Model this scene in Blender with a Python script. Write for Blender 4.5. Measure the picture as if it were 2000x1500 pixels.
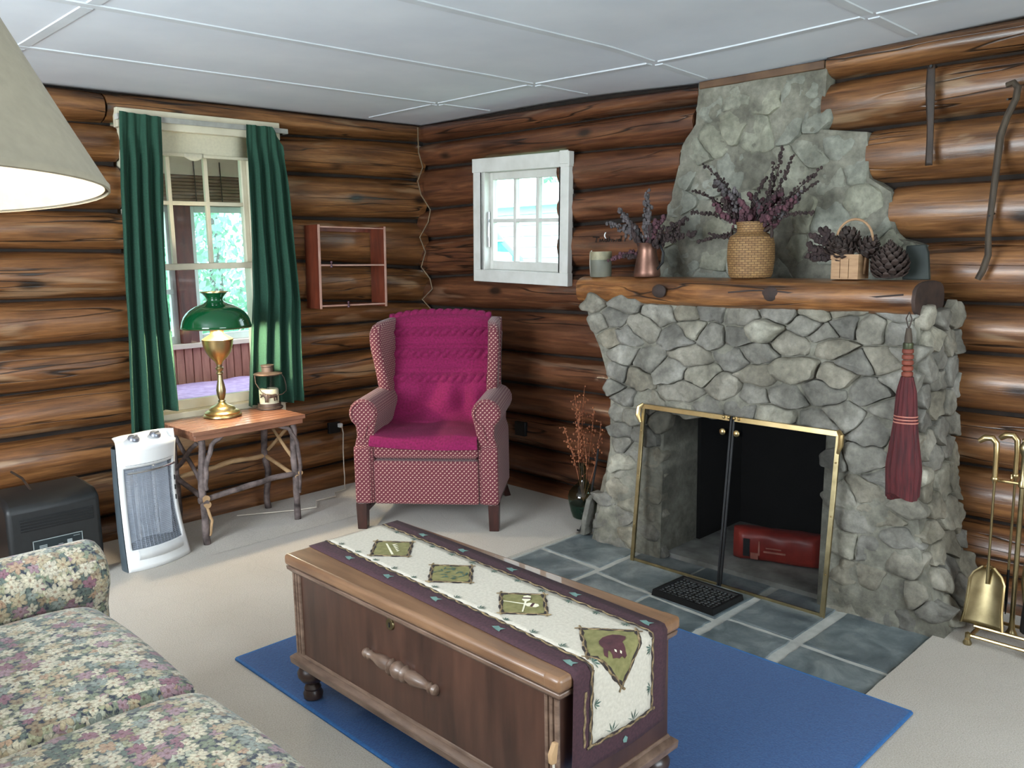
import bpy, bmesh, math, random
from mathutils import Vector, Matrix, noise as mnoise
random.seed(7)
R = math.radians
for o in list(bpy.data.objects): bpy.data.objects.remove(o)
S = bpy.context.scene
COL = S.collection

# ------------------------------------------------------------------ camera
cam_d = bpy.data.cameras.new('camera'); cam = bpy.data.objects.new('camera', cam_d); COL.objects.link(cam)
cam_d.sensor_fit = 'HORIZONTAL'; cam_d.sensor_width = 36.0; cam_d.lens = 1672.0*36.0/2000.0
cam_d.clip_start = 0.05; cam_d.clip_end = 200
cam.matrix_world = Matrix(((0.711, 0.121, -0.693, -3.752), (-0.703, 0.097, -0.704, -4.664), (-0.018, 0.988, 0.154, 1.501), (0, 0, 0, 1)))
S.camera = cam

# ------------------------------------------------------------------ world, daylight, exposure
W = bpy.data.worlds.new('sky'); S.world = W; W.use_nodes = True
wn = W.node_tree; wn.nodes.clear()
wo = wn.nodes.new('ShaderNodeOutputWorld'); wb = wn.nodes.new('ShaderNodeBackground')
wt = wn.nodes.new('ShaderNodeTexCoord'); wsx = wn.nodes.new('ShaderNodeSeparateXYZ'); wr = wn.nodes.new('ShaderNodeValToRGB')
wr.color_ramp.elements[0].position = 0.45; wr.color_ramp.elements[0].color = (0.75, 0.86, 0.92, 1)
wr.color_ramp.elements[1].position = 0.9; wr.color_ramp.elements[1].color = (0.80, 0.90, 1.0, 1)
wn.links.new(wt.outputs['Generated'], wsx.inputs[0]); wn.links.new(wsx.outputs['Z'], wr.inputs[0])
wn.links.new(wr.outputs[0], wb.inputs[0]); wn.links.new(wb.outputs[0], wo.inputs[0]); wb.inputs[1].default_value = 8.0
S.view_settings.view_transform = 'Standard'; S.view_settings.look = 'None'
S.view_settings.exposure = 0.13; S.view_settings.gamma = 1.0; S.view_settings.use_curve_mapping = False

def portal(name, loc, rot, sx, sy):
    d = bpy.data.lights.new(name, 'AREA'); d.shape = 'RECTANGLE'; d.size = sx; d.size_y = sy; d.cycles.is_portal = True
    o = bpy.data.objects.new(name, d); COL.objects.link(o); o.location = loc; o.rotation_euler = rot; return o
def area(name, loc, rot, sx, sy, power, col):
    d = bpy.data.lights.new(name, 'AREA'); d.shape = 'RECTANGLE'; d.size = sx; d.size_y = sy; d.energy = power; d.color = col
    o = bpy.data.objects.new(name, d); COL.objects.link(o); o.location = loc; o.rotation_euler = rot; return o
# daylight entering through the openings of the room (behind and beside the camera, and the two windows in view)
area('daylight_near_window', (-5.32, -2.35, 1.5), (0, R(-102), 0), 1.3, 1.9, 185, (0.82, 0.92, 1.0))
area('daylight_back_window', (-2.3, -6.72, 1.45), (R(100), 0, 0), 2.4, 1.5, 70, (0.80, 0.91, 1.0))
portal('sky_portal_small_window', (0.23, -0.96, 1.675), (0, R(90), 0), 0.66, 0.72)
portal('sky_portal_porch', (-0.9, 2.26, 1.35), (R(-90), 0, 0), 2.0, 1.12)
portal('sky_portal_porch_side', (0.22, 1.2, 1.35), (0, R(90), 0), 1.1, 1.9)
portal('sky_portal_porch_far_side', (-3.30, 1.2, 1.35), (0, R(-90), 0), 1.1, 1.9)

# ------------------------------------------------------------------ materials
def lin(c):
    out = []
    for v in c[:3]:
        v = v/255.0
        out.append(v/12.92 if v <= 0.04045 else ((v+0.055)/1.055)**2.4)
    return (out[0], out[1], out[2], 1.0)
class NT:
    def __init__(s, name):
        s.m = bpy.data.materials.new(name); s.m.use_nodes = True; s.t = s.m.node_tree; s.t.nodes.clear()
        s.out = s.n('ShaderNodeOutputMaterial'); s.b = s.n('ShaderNodeBsdfPrincipled'); s.l(s.b.outputs[0], s.out.inputs[0])
    def n(s, t, **k):
        nd = s.t.nodes.new(t)
        for a, v in k.items(): setattr(nd, a, v)
        return nd
    def l(s, a, b): s.t.links.new(a, b)
    def set(s, **k):
        for a, v in k.items(): s.b.inputs[a.replace('_', ' ')].default_value = v
    def coord(s, kind='Object', scale=(1, 1, 1), rot=(0, 0, 0)):
        c = s.n('ShaderNodeTexCoord'); m = s.n('ShaderNodeMapping'); m.inputs['Scale'].default_value = scale; m.inputs['Rotation'].default_value = rot
        s.l(c.outputs[kind], m.inputs[0]); return m.outputs[0]
    def noise(s, co, sc, det=4, rough=.55, dist=0):
        n = s.n('ShaderNodeTexNoise'); n.inputs['Scale'].default_value = sc; n.inputs['Detail'].default_value = det
        n.inputs['Roughness'].default_value = rough; n.inputs['Distortion'].default_value = dist
        s.l(co, n.inputs['Vector']); return n.outputs['Fac']
    def vor(s, co, sc, feature='F1', out='Distance', dim='3D', rnd=1.0):
        n = s.n('ShaderNodeTexVoronoi', feature=feature, voronoi_dimensions=dim); n.inputs['Scale'].default_value = sc
        n.inputs['Randomness'].default_value = rnd
        s.l(co, n.inputs['Vector']); return n.outputs[out]
    def ramp(s, fac, stops, interp='LINEAR'):
        r = s.n('ShaderNodeValToRGB'); r.color_ramp.interpolation = interp
        e = r.color_ramp.elements
        while len(e) < len(stops): e.new(0.5)
        for i, (p, c) in enumerate(stops):
            e[i].position = p; e[i].color = c if len(c) == 4 else lin(c)
        s.l(fac, r.inputs[0]); return r.outputs[0]
    def math(s, op, a, b=None, c=None):
        m = s.n('ShaderNodeMath', operation=op)
        for i, v in enumerate((a, b, c)):
            if v is None: continue
            if isinstance(v, (int, float)): m.inputs[i].default_value = v
            else: s.l(v, m.inputs[i])
        return m.outputs[0]
    def mix(s, fac, a, b, mode='MIX'):
        m = s.n('ShaderNodeMix', data_type='RGBA', blend_type=mode)
        for i, v in ((0, fac), (6, a), (7, b)):
            if isinstance(v, (int, float)): m.inputs[i].default_value = v
            elif isinstance(v, tuple): m.inputs[i].default_value = v if len(v) == 4 else lin(v)
            else: s.l(v, m.inputs[i])
        return m.outputs[2]
    def base(s, c):
        if isinstance(c, tuple): s.b.inputs['Base Color'].default_value = lin(c)
        else: s.l(c, s.b.inputs['Base Color'])
    def bump(s, h, strength=.3, dist=.01):
        b = s.n('ShaderNodeBump'); b.inputs['Strength'].default_value = strength; b.inputs['Distance'].default_value = dist
        s.l(h, b.inputs['Height']); s.l(b.outputs[0], s.b.inputs['Normal'])
    def rnd(s):
        return s.n('ShaderNodeObjectInfo').outputs['Random']

MATS = {}
def simple(name, c1, c2=None, rough=.6, metal=0.0, scale=20, stretch=(1, 1, 1), bump=.1, dist=.003, coat=0, sheen=0, detail=4, vary=0.0, coord='Object', spec=.5):
    if name in MATS: return MATS[name]
    k = NT(name); co = k.coord(coord, stretch)
    n = k.noise(co, scale, detail)
    if c2 is None: c2 = tuple(max(0, v*0.82) for v in c1)
    col = k.ramp(n, [(.3, c2), (.7, c1)])
    if vary:
        col = k.mix(1.0, col, k.ramp(k.rnd(), [(0, (1-vary, 1-vary, 1-vary, 1)), (1, (1+vary*.6, 1+vary*.5, 1+vary*.4, 1))]), 'MULTIPLY')
    k.base(col); k.set(Roughness=rough, Metallic=metal, Coat_Weight=coat, Sheen_Weight=sheen)
    k.b.inputs['Specular IOR Level'].default_value = spec
    if bump: k.bump(n, bump, dist)
    MATS[name] = k.m; return k.m

def log_material(name, dark, mid, light, pale):
    k = NT(name)
    co0 = k.n('ShaderNodeTexCoord').outputs['Object']
    va = k.n('ShaderNodeVectorMath', operation='MULTIPLY_ADD')
    k.l(k.rnd(), va.inputs[0]); va.inputs[1].default_value = (37.0, 19.0, 53.0); k.l(co0, va.inputs[2])
    co = va.outputs[0]
    def mp(sc):
        m = k.n('ShaderNodeMapping'); m.inputs['Scale'].default_value = sc; k.l(co, m.inputs[0]); return m.outputs[0]
    grain = k.noise(mp((1.0, 13, 13)), 2.2, 7, .66, .35)
    broad = k.noise(mp((.9, 4.5, 4.5)), 1.6, 4, .6, .8)
    fine = k.noise(mp((2.2, 42, 42)), 2.4, 5, .68)
    c = k.ramp(grain, [(.28, dark), (.47, mid), (.66, light)])
    c2 = k.ramp(broad, [(.28, (.52, .50, .50, 1)), (.5, (.95, .94, .93, 1)), (.72, (1.2, 1.15, 1.08, 1))])
    c = k.mix(1.0, c, c2, 'MULTIPLY')
    pm = k.math('MULTIPLY', k.ramp(k.noise(mp((1.1, 5.5, 5.5)), 1.25, 3, .5, .4), [(.62, (0, 0, 0, 1)), (.68, (1, 1, 1, 1))]), .55)
    c = k.mix(pm, c, pale)
    kn = k.vor(mp((2.2, 4.6, 4.6)), 1.0)
    kmask = k.ramp(kn, [(.07, (1, 1, 1, 1)), (.17, (0, 0, 0, 1))])
    c = k.mix(k.math('MULTIPLY', kmask, .85), c, tuple(v*.28 for v in dark))
    crack = k.ramp(k.noise(mp((.55, 9, 9)), 1.5, 2, .4, .2), [(.482, (0, 0, 0, 1)), (.497, (1, 1, 1, 1)), (.503, (1, 1, 1, 1)), (.518, (0, 0, 0, 1))])
    cm = k.math('MULTIPLY', crack, k.ramp(k.noise(mp((.8, 1.5, 1.5)), .9, 1), [(.44, (0, 0, 0, 1)), (.52, (1, 1, 1, 1))]))
    c = k.mix(.38, c, k.ramp(fine, [(.32, (.45, .42, .40, 1)), (.55, (1.05, 1.05, 1.05, 1)), (.7, (1.25, 1.22, 1.18, 1))]), 'MULTIPLY')
    c = k.mix(k.math('MULTIPLY', cm, .9), c, tuple(v*.18 for v in dark))
    tint = k.ramp(k.rnd(), [(0, (.86, .80, .76, 1)), (1, (1.1, 1.08, 1.04, 1))])
    c = k.mix(1.0, c, tint, 'MULTIPLY')
    k.base(c)
    k.l(k.ramp(broad, [(.3, (.30, .30, .30, 1)), (.7, (.48, .48, .48, 1))]), k.b.inputs['Roughness'])
    k.set(Coat_Weight=.25, Coat_Roughness=.22)
    h = k.math('ADD', k.math('MULTIPLY', grain, .7), k.math('MULTIPLY', fine, .25))
    h = k.math('SUBTRACT', h, k.math('ADD', cm, k.math('MULTIPLY', kmask, .3)))
    k.bump(h, .5, .008); return k.m
LOG_L = log_material('varnished_log_amber', (70, 44, 26), (112, 74, 42), (146, 102, 62), (168, 140, 110))
LOG_R = log_material('varnished_log_red', (58, 34, 23), (92, 56, 37), (122, 80, 53), (136, 108, 88))
LOG_F = log_material('varnished_log_golden', (66, 42, 26), (108, 72, 43), (144, 102, 64), (174, 148, 118))

def stone_material(name, c_a, c_b, c_c, vary=.25):
    k = NT(name)
    co0 = k.n('ShaderNodeTexCoord').outputs['Object']
    n1 = k.noise(co0, 5, 6, .6); n2 = k.noise(co0, 28, 6, .65); n3 = k.noise(co0, 1.6, 3)
    c = k.ramp(n1, [(.3, c_a), (.5, c_b), (.68, c_c)])
    c = k.mix(.55, c, k.ramp(n2, [(.3, (.35, .35, .35, 1)), (.7, (1.2, 1.2, 1.15, 1))]), 'MULTIPLY')
    t = k.ramp(k.rnd(), [(0, (1-vary, 1-vary, 1-vary*.9, 1)), (.5, (1, 1, 1, 1)), (.75, (1.02, .97, .88, 1)), (1, (1.18, 1.18, 1.12, 1))])
    c = k.mix(1.0, c, t, 'MULTIPLY'); c = k.mix(.5, c, k.ramp(n3, [(.35, (.7, .7, .68, 1)), (.65, (1.1, 1.1, 1.08, 1))]), 'MULTIPLY')
    k.base(c); k.set(Roughness=.88); k.b.inputs['Specular IOR Level'].default_value = .25
    k.bump(k.math('ADD', n2, k.math('MULTIPLY', n1, 1.5)), .55, .012); return k.m
STONE = stone_material('field_stone', (98, 95, 88), (130, 126, 117), (160, 156, 147))
STONE_UP = stone_material('mortar_washed_stone', (114, 114, 105), (142, 142, 132), (164, 164, 154), .06)
MORTAR = stone_material('grey_mortar', (96, 94, 87), (126, 124, 115), (150, 148, 139), .05)
SOOT = simple('sooty_firebrick', (20, 19, 18), (8, 7, 7), .95, scale=6, bump=.4, dist=.01, spec=.1)
ASH = simple('ash_grey_firebox_floor', (156, 154, 148), (100, 98, 93), .95, scale=7, bump=.4, dist=.006)

WHITE_PAINT = simple('white_paint', (214, 212, 206), (196, 194, 186), .45, scale=9, bump=.06)
CREAM_PAINT = simple('cream_paint', (214, 205, 182), (198, 188, 164), .5, scale=8, bump=.05)
CEIL = simple('ceiling_board', (226, 230, 238), (213, 218, 228), .75, scale=2.2, bump=.08, dist=.004)
BATTEN = simple('ceiling_batten_paint', (214, 218, 224), (202, 206, 212), .6, scale=6, bump=.05)
DARKGAP = simple('dark_chinking_and_slat_shade', (40, 28, 20), (22, 16, 12), .95, scale=12, bump=.4)  # wall chinking, also the painted shade between the table slats
BRASS = simple('polished_brass', (204, 180, 132), (176, 150, 102), .32, 1.0, scale=9, bump=.02)
BRASS_OLD = simple('aged_brass', (172, 156, 118), (130, 116, 84), .36, 1.0, scale=14, bump=.05)
CHROME = simple('chrome', (210, 212, 216), (180, 182, 188), .18, 1.0, bump=0)
BLACK_IRON = simple('black_iron', (26, 26, 27), (14, 14, 15), .55, .3, scale=30, bump=.15)
BLACK_PLASTIC = simple('black_plastic', (21, 23, 24), (13, 14, 15), .5, scale=40, bump=.04)
DARK_VOID = simple('dark_vent', (10, 11, 12), (6, 6, 7), .8, bump=0)
WHITE_PLASTIC = simple('white_plastic', (232, 232, 230), (222, 222, 222), .35, scale=4, bump=0)
GREY_PLASTIC = simple('slate_grey_plastic', (84, 94, 100), (70, 80, 86), .45, scale=10, bump=.03)
CHEST_WOOD = simple('chest_dark_walnut', (84, 55, 43), (46, 29, 23), .38, scale=3.2, stretch=(5, 5, .8), bump=.05, coat=.25, detail=6)
CHEST_TOP = simple('chest_lid_worn_walnut', (136, 102, 74), (96, 67, 47), .42, scale=4, stretch=(6, .8, 6), bump=.06, coat=.2, detail=6)
CHEST_TRIM = simple('chest_worn_moulding', (128, 104, 88), (80, 60, 49), .42, scale=8, stretch=(3, 1, 6), bump=.06, coat=.2)
CHAIR_LEG = simple('dark_mahogany', (66, 30, 24), (38, 16, 14), .35, scale=8, stretch=(5, 5, 1), bump=.05, coat=.3)
TABLE_WOOD = simple('red_brown_slat_wood', (146, 100, 76), (106, 68, 50), .4, scale=6, stretch=(1, 9, 9), bump=.08, coat=.2)
BARK = simple('peeled_bark_stick', (126, 110, 106), (40, 30, 28), .75, scale=16, stretch=(1, 1, 1), bump=.5, dist=.006)
CUTWOOD = simple('pale_cut_wood', (186, 152, 112), (154, 120, 84), .7, scale=12, bump=.1)
SHELF_WOOD = simple('cherry_shelf_wood', (112, 52, 32), (78, 34, 22), .45, scale=6, stretch=(4, 4, 1), bump=.05, coat=.15)
SHELF_EDGE = simple('pale_shelf_edge', (176, 138, 122), (150, 108, 92), .5, scale=8, bump=.03)
BARKLOG = simple('mantel_end_grain', (62, 44, 36), (30, 22, 19), .8, scale=16, bump=.3)
CHAIN_CORD = simple('white_cord', (216, 206, 190), (190, 180, 164), .6, bump=0)
PURPLE = simple('purple_bedspread', (204, 166, 204), (168, 128, 172), .85, scale=14, bump=.3, dist=.01)
REDWOOD = simple('red_brown_beadboard', (186, 122, 106), (150, 90, 78), .55, scale=5, stretch=(6, 6, 1), bump=.08)
REDPOST = simple('red_stained_post', (116, 52, 46), (80, 36, 34), .5, scale=5, stretch=(5, 5, 1), bump=.08)
BAMBOO = simple('brown_bamboo_slat', (146, 110, 92), (108, 78, 66), .7, scale=10, stretch=(1, 8, 8), bump=.15)
PALEBOARD = simple('pale_pinkish_board', (222, 194, 180), (202, 174, 160), .6, scale=5, bump=.05)
RED_BRISTLE = simple('red_broom_straw', (86, 22, 25), (48, 11, 14), .8, scale=14, stretch=(9, 9, .6), bump=.6, dist=.006)
RUST_BIND = simple('rust_cord_binding', (130, 62, 42), (90, 38, 28), .7, scale=16, bump=.3)
LEATHER = simple('dark_leather', (58, 40, 28), (34, 24, 18), .6, scale=20, bump=.2)
GREYSTICK = simple('grey_weathered_wood', (76, 63, 49), (46, 37, 30), .75, scale=10, stretch=(6, 6, 1), bump=.3)
WICKER = None
SCALE_BROWN = simple('pine_cone_scale', (66, 49, 42), (32, 24, 21), .75, scale=30, bump=.2, vary=.3)
DRIED_PURPLE = simple('dried_purple_flowers', (92, 56, 64), (54, 32, 38), .9, scale=30, bump=.2)
DRIED_GREY = simple('dried_grey_flowers', (98, 90, 92), (56, 52, 50), .9, scale=30, bump=.2)
DRIED_DARK = simple('dark_dried_sprigs', (60, 44, 42), (34, 24, 24), .9, scale=30, bump=.2)
DRIED_RUST = simple('rust_seed_heads', (170, 104, 66), (112, 62, 40), .8, scale=30, bump=.2)
COPPER = simple('dull_copper', (150, 112, 96), (92, 64, 54), .42, .8, scale=8, bump=.05)
TIN = simple('grey_green_pottery', (112, 110, 96), (84, 84, 74), .6, scale=7, bump=.1)
CHIPWOOD = simple('pale_chip_basket_wood', (176, 140, 104), (140, 106, 76), .7, scale=8, stretch=(1, 1, 6), bump=.1)
CANDLE = simple('cream_candle_wax', (236, 222, 196), (226, 210, 182), .5, bump=0)
LANTERN_METAL = simple('brown_lantern_metal', (104, 88, 78), (78, 64, 56), .5, .6, scale=20, bump=.05)
GREEN_CURTAIN = simple('dark_green_curtain', (32, 74, 56), (24, 57, 43), .9, scale=120, stretch=(1, 1, .3), bump=.15, sheen=.0, coord='UV')
BLUE_RUG = simple('royal_blue_rug', (46, 88, 140), (34, 70, 120), .95, scale=160, bump=.6, dist=.004, sheen=.15)
BLUE_EDGE = simple('blue_rug_binding', (54, 108, 164), (42, 90, 146), .9, scale=90, bump=.3)
THROW = simple('magenta_knit_throw', (132, 14, 76), (100, 7, 50), .95, scale=90, bump=.45, dist=.004, sheen=.0, coord='UV')
MAROON = simple('runner_maroon_cloth', (70, 42, 49), (50, 29, 36), .9, scale=120, bump=.25, coord='UV')
RUN_CREAM = simple('runner_cream_cloth', (198, 190, 175), (180, 172, 157), .9, scale=110, bump=.25, coord='UV')
RUN_TWIG = simple('runner_twig_print', (150, 128, 92), (74, 58, 42), .9, scale=60, bump=.2, detail=2)
RUN_OLIVE = simple('runner_olive_patch', (134, 128, 82), (108, 104, 62), .9, scale=50, bump=.2)
RUN_BROWN = simple('runner_brown_applique', (84, 46, 50), (62, 32, 38), .9, scale=50, bump=.2)
RUN_GREEN = simple('runner_green_needles', (70, 98, 86), (52, 76, 66), .9, scale=40, bump=.1)
RUN_LEAF = simple('runner_pale_leaf', (112, 142, 134), (84, 116, 110), .9, scale=40, bump=.1)
RED_WRAP = simple('red_paper_wrapper', (160, 50, 38), (120, 31, 24), .4, scale=10, bump=.25, dist=.006)
PINK_PRINT = simple('pale_wrapper_print', (190, 128, 112), (150, 84, 70), .5, scale=12, bump=0)
EARTH = simple('lawn', (150, 176, 140), (120, 152, 116), .95, scale=3, bump=.2)
LEAF = simple('bright_tree_leaves', (150, 190, 160), (104, 156, 128), .8, scale=2.5, bump=0, detail=2)
LEAF2 = simple('pale_tree_leaves', (176, 206, 186), (128, 172, 150), .8, scale=2.5, bump=0, detail=2)
TRUNK = simple('tree_bark', (96, 84, 72), (66, 56, 48), .9, scale=8, bump=.5, dist=.02)
SHED_WALL = simple('white_siding', (240, 240, 238), (230, 232, 232), .7, scale=4, bump=.05)
SHED_ROOF = simple('pale_metal_roof', (226, 232, 234), (212, 220, 224), .5, scale=4, bump=.05)
TEAL = simple('teal_car_paint', (96, 176, 190), (84, 160, 176), .3, coat=.5, bump=0)
FLOORWOOD = simple('porch_floor_boards', (150, 130, 112), (120, 100, 84), .6, scale=5, bump=.1)
PAINTWALL = simple('plain_back_wall', (150, 112, 80), (116, 82, 56), .7, scale=4, stretch=(1, 1, 6), bump=.1)

def glass_mat(name, tint, gloss=.12, rough=.02):
    k = NT(name); k.t.nodes.remove(k.b)
    tr = k.n('ShaderNodeBsdfTransparent'); tr.inputs[0].default_value = lin(tint)
    g = k.n('ShaderNodeBsdfGlossy'); g.inputs['Roughness'].default_value = rough
    f = k.n('ShaderNodeLayerWeight'); f.inputs[0].default_value = .5
    m = k.n('ShaderNodeMixShader'); k.l(k.math('ADD', k.math('MULTIPLY', k.math('POWER', f.outputs['Facing'], 5.0), .8), .015+gloss*.1), m.inputs[0])
    k.l(tr.outputs[0], m.inputs[1]); k.l(g.outputs[0], m.inputs[2]); k.l(m.outputs[0], k.out.inputs[0]); return k.m
GLASS = glass_mat('window_glass', (246, 252, 252)); BOTTLE = glass_mat('green_bottle_glass', (186, 210, 200), .4)
LGLASS = glass_mat('lantern_glass', (236, 240, 236))
def mesh_mat(name, col, opacity, rough=.6, metal=.5):
    k = NT(name); co = k.coord('UV', (1, 1, 1))
    k.base(col); k.set(Roughness=rough, Metallic=metal); k.b.inputs['Specular IOR Level'].default_value = .08
    tr = k.n('ShaderNodeBsdfTransparent'); m = k.n('ShaderNodeMixShader'); m.inputs[0].default_value = opacity
    k.l(tr.outputs[0], m.inputs[1]); k.l(k.b.outputs[0], m.inputs[2]); k.l(m.outputs[0], k.out.inputs[0]); return k.m
SCREEN_MESH = mesh_mat('fine_black_wire_mesh', (9, 9, 9), .42, .8, 0)
HEATER_MESH = mesh_mat('heater_wire_guard', (196, 205, 218), .3, .45, .0)

def translucent_mat(name, c, amt, emis=0):
    k = NT(name); n = k.noise(k.coord('Object'), 70, 2)
    k.base(k.ramp(n, [(.3, tuple(v*.94 for v in c)), (.7, c)])); k.set(Roughness=.9)
    t = k.n('ShaderNodeBsdfTranslucent'); t.inputs[0].default_value = lin(c)
    m = k.n('ShaderNodeMixShader'); m.inputs[0].default_value = amt
    k.l(k.b.outputs[0], m.inputs[1]); k.l(t.outputs[0], m.inputs[2]); k.l(m.outputs[0], k.out.inputs[0]); k.bump(n, .2, .002); return k.m
SHADE_CLOTH = translucent_mat('cream_lampshade_cloth', (146, 136, 118), .012)
ROLLER = translucent_mat('cream_roller_shade', (226, 218, 194), .3)
def emit(name, c, st):
    k = NT(name); k.t.nodes.remove(k.b); e = k.n('ShaderNodeEmission'); e.inputs[0].default_value = lin(c); e.inputs[1].default_value = st
    k.l(e.outputs[0], k.out.inputs[0]); return k.m
BULB = emit('lit_bulb_glass', (255, 246, 226), 40)
BULB_W = emit('lit_warm_bulb', (255, 226, 170), 25)
k = NT('green_cased_glass'); k.base((14, 74, 40)); k.set(Roughness=.08, Coat_Weight=.6, Coat_Roughness=.04); GREEN_GLASS = k.m
k = NT('white_inner_glass'); k.base((236, 232, 220)); k.set(Roughness=.4); INNER_GLASS = k.m

# upholstery: staggered cream dots on a maroon weave (UV in metres)
def dot_fabric():
    k = NT('maroon_dotted_upholstery'); co = k.coord('UV', (1, 1, 1))
    sx = k.n('ShaderNodeSeparateXYZ'); k.l(co, sx.inputs[0]); P = .0235
    u = k.math('DIVIDE', sx.outputs[0], P); v = k.math('DIVIDE', sx.outputs[1], P*.52)
    row = k.math('FLOOR', v); u2 = k.math('ADD', u, k.math('MULTIPLY', k.math('MODULO', k.math('ABSOLUTE', row), 2.0), .5))
    fu = k.math('SUBTRACT', k.math('FRACT', u2), .5); fv = k.math('SUBTRACT', k.math('FRACT', v), .5)
    fs = k.math('ADD', fu, k.math('MULTIPLY', fv, -.25))
    d = k.math('SQRT', k.math('ADD', k.math('POWER', k.math('MULTIPLY', fs, 2.05), 2.0), k.math('POWER', k.math('MULTIPLY', fv, 1.15), 2.0)))
    mask = k.ramp(d, [(.28, (1, 1, 1, 1)), (.41, (0, 0, 0, 1))])
    n = k.noise(co, 300, 3)
    bg = k.ramp(n, [(.3, (78, 26, 38)), (.7, (114, 44, 54))]); dot = k.ramp(n, [(.3, (172, 132, 116)), (.7, (208, 178, 160))])
    k.base(k.mix(mask, bg, dot)); k.set(Roughness=.85, Sheen_Weight=.12); k.bump(k.math('ADD', mask, n), .25, .002); return k.m
DOTS = dot_fabric()

# floral tapestry (UV in metres)
def floral():
    k = NT('floral_tapestry'); co = k.coord('UV', (1, 1, 1))
    wob = k.n('ShaderNodeTexNoise'); wob.inputs['Scale'].default_value = 30; wob.inputs['Detail'].default_value = 2; k.l(co, wob.inputs['Vector'])
    wv = k.n('ShaderNodeVectorMath', operation='MULTIPLY_ADD'); k.l(wob.outputs['Color'], wv.inputs[0]); wv.inputs[1].default_value = (.012, .012, 0); k.l(co, wv.inputs[2])
    co = wv.outputs[0]
    n = k.noise(co, 70, 3); n2 = k.noise(co, 220, 2)
    col = k.ramp(n, [(.36, (44, 48, 62)), (.46, (78, 84, 80)), (.54, (120, 122, 104)), (.64, (86, 72, 84))], 'CONSTANT')
    def layer(col, scale, off, petals, cols, r0, keep):
        mp = k.n('ShaderNodeMapping'); mp.inputs['Location'].default_value = off; k.l(co, mp.inputs[0])
        v = k.n('ShaderNodeTexVoronoi', voronoi_dimensions='2D'); v.inputs['Scale'].default_value = scale; v.inputs['Randomness'].default_value = .75; k.l(mp.outputs[0], v.inputs['Vector'])
        sc = k.n('ShaderNodeVectorMath', operation='SUBTRACT'); k.l(mp.outputs[0], sc.inputs[0]); k.l(v.outputs['Position'], sc.inputs[1])
        s = k.n('ShaderNodeSeparateXYZ'); k.l(sc.outputs[0], s.inputs[0])
        cc = k.n('ShaderNodeSeparateColor'); k.l(v.outputs['Color'], cc.inputs[0])
        ang = k.math('ADD', k.math('ARCTAN2', s.outputs[1], s.outputs[0]), k.math('MULTIPLY', cc.outputs[1], 6.28))
        pet = k.math('ABSOLUTE', k.math('SINE', k.math('MULTIPLY', ang, petals/2.0)))
        rad = k.math('ADD', r0*.45, k.math('MULTIPLY', pet, r0*.55))
        q = k.math('DIVIDE', v.outputs['Distance'], rad)
        mask = k.math('MULTIPLY', k.math('LESS_THAN', q, 1.0), k.math('LESS_THAN', cc.outputs[2], keep))
        base = k.ramp(cc.outputs[0], cols, 'CONSTANT')
        shade = k.ramp(q, [(.1, (.55, .42, .38, 1)), (.3, (1.0, 1.0, 1.0, 1)), (.75, (.92, .9, .88, 1)), (1, (.55, .55, .55, 1))])
        base = k.mix(1.0, base, shade, 'MULTIPLY')
        base = k.mix(k.math('MULTIPLY', k.math('LESS_THAN', pet, .16), .5), base, (90, 80, 80))
        return k.mix(mask, col, base)
    leafc = [(0, (118, 126, 104)), (.25, (150, 150, 120)), (.5, (92, 104, 96)), (.7, (136, 120, 96)), (.85, (168, 170, 150))]
    flow = [(0, (192, 183, 158)), (.3, (172, 158, 128)), (.45, (150, 122, 128)), (.58, (186, 178, 156)), (.74, (134, 96, 106)), (.82, (134, 142, 132)), (.92, (168, 140, 114))]
    col = layer(col, 32, (.3, .7, 0), 4, leafc, .62, .95)
    col = layer(col, 36, (.9, .1, 0), 5, flow, .60, .62)
    col = layer(col, 21.5, (0, 0, 0), 6, flow, .54, .62)
    col = k.mix(.55, col, k.ramp(n2, [(.3, (.4, .4, .42, 1)), (.7, (1.2, 1.2, 1.2, 1))]), 'MULTIPLY'); col = k.mix(.35, col, k.ramp(n, [(.4, (.5, .5, .55, 1)), (.6, (1.1, 1.1, 1.1, 1))]), 'MULTIPLY')
    k.base(col); k.set(Roughness=.9, Sheen_Weight=.15); k.bump(n2, .3, .002); return k.m
FLORAL = floral()

def carpet():
    k = NT('beige_carpet'); co = k.coord('Object')
    n = k.noise(co, 220, 3); b = k.noise(co, 1.3, 3)
    w = k.n('ShaderNodeTexVoronoi', feature='DISTANCE_TO_EDGE'); w.inputs['Scale'].default_value = 7; k.l(co, w.inputs['Vector'])
    c = k.ramp(n, [(.3, (158, 150, 138)), (.7, (190, 182, 171))])
    c = k.mix(.5, c, k.ramp(b, [(.35, (.84, .80, .74, 1)), (.65, (1.06, 1.05, 1.04, 1))]), 'MULTIPLY')
    pat = k.ramp(w.outputs['Distance'], [(.0, (0, 0, 0, 1)), (.06, (1, 1, 1, 1))])
    c = k.mix(.025, c, pat, 'MULTIPLY')
    k.base(c); k.set(Roughness=.95, Sheen_Weight=.2); k.b.inputs['Specular IOR Level'].default_value = .2
    k.bump(k.math('ADD', n, k.math('MULTIPLY', pat, .25)), .45, .004); return k.m
CARPET = carpet()
def slate():
    k = NT('bluestone_slate'); co = k.n('ShaderNodeTexCoord').outputs['Object']
    n = k.noise(co, 6, 7, .65, .5); n2 = k.noise(co, 26, 5)
    c = k.ramp(n, [(.3, (70, 79, 84)), (.5, (106, 114, 117)), (.72, (148, 154, 155))])
    c = k.mix(1.0, c, k.ramp(k.rnd(), [(0, (.78, .82, .82, 1)), (1, (1.15, 1.13, 1.1, 1))]), 'MULTIPLY')
    k.base(c); k.set(Roughness=.36); k.bump(k.math('ADD', n2, n), .35, .006); return k.m
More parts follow.
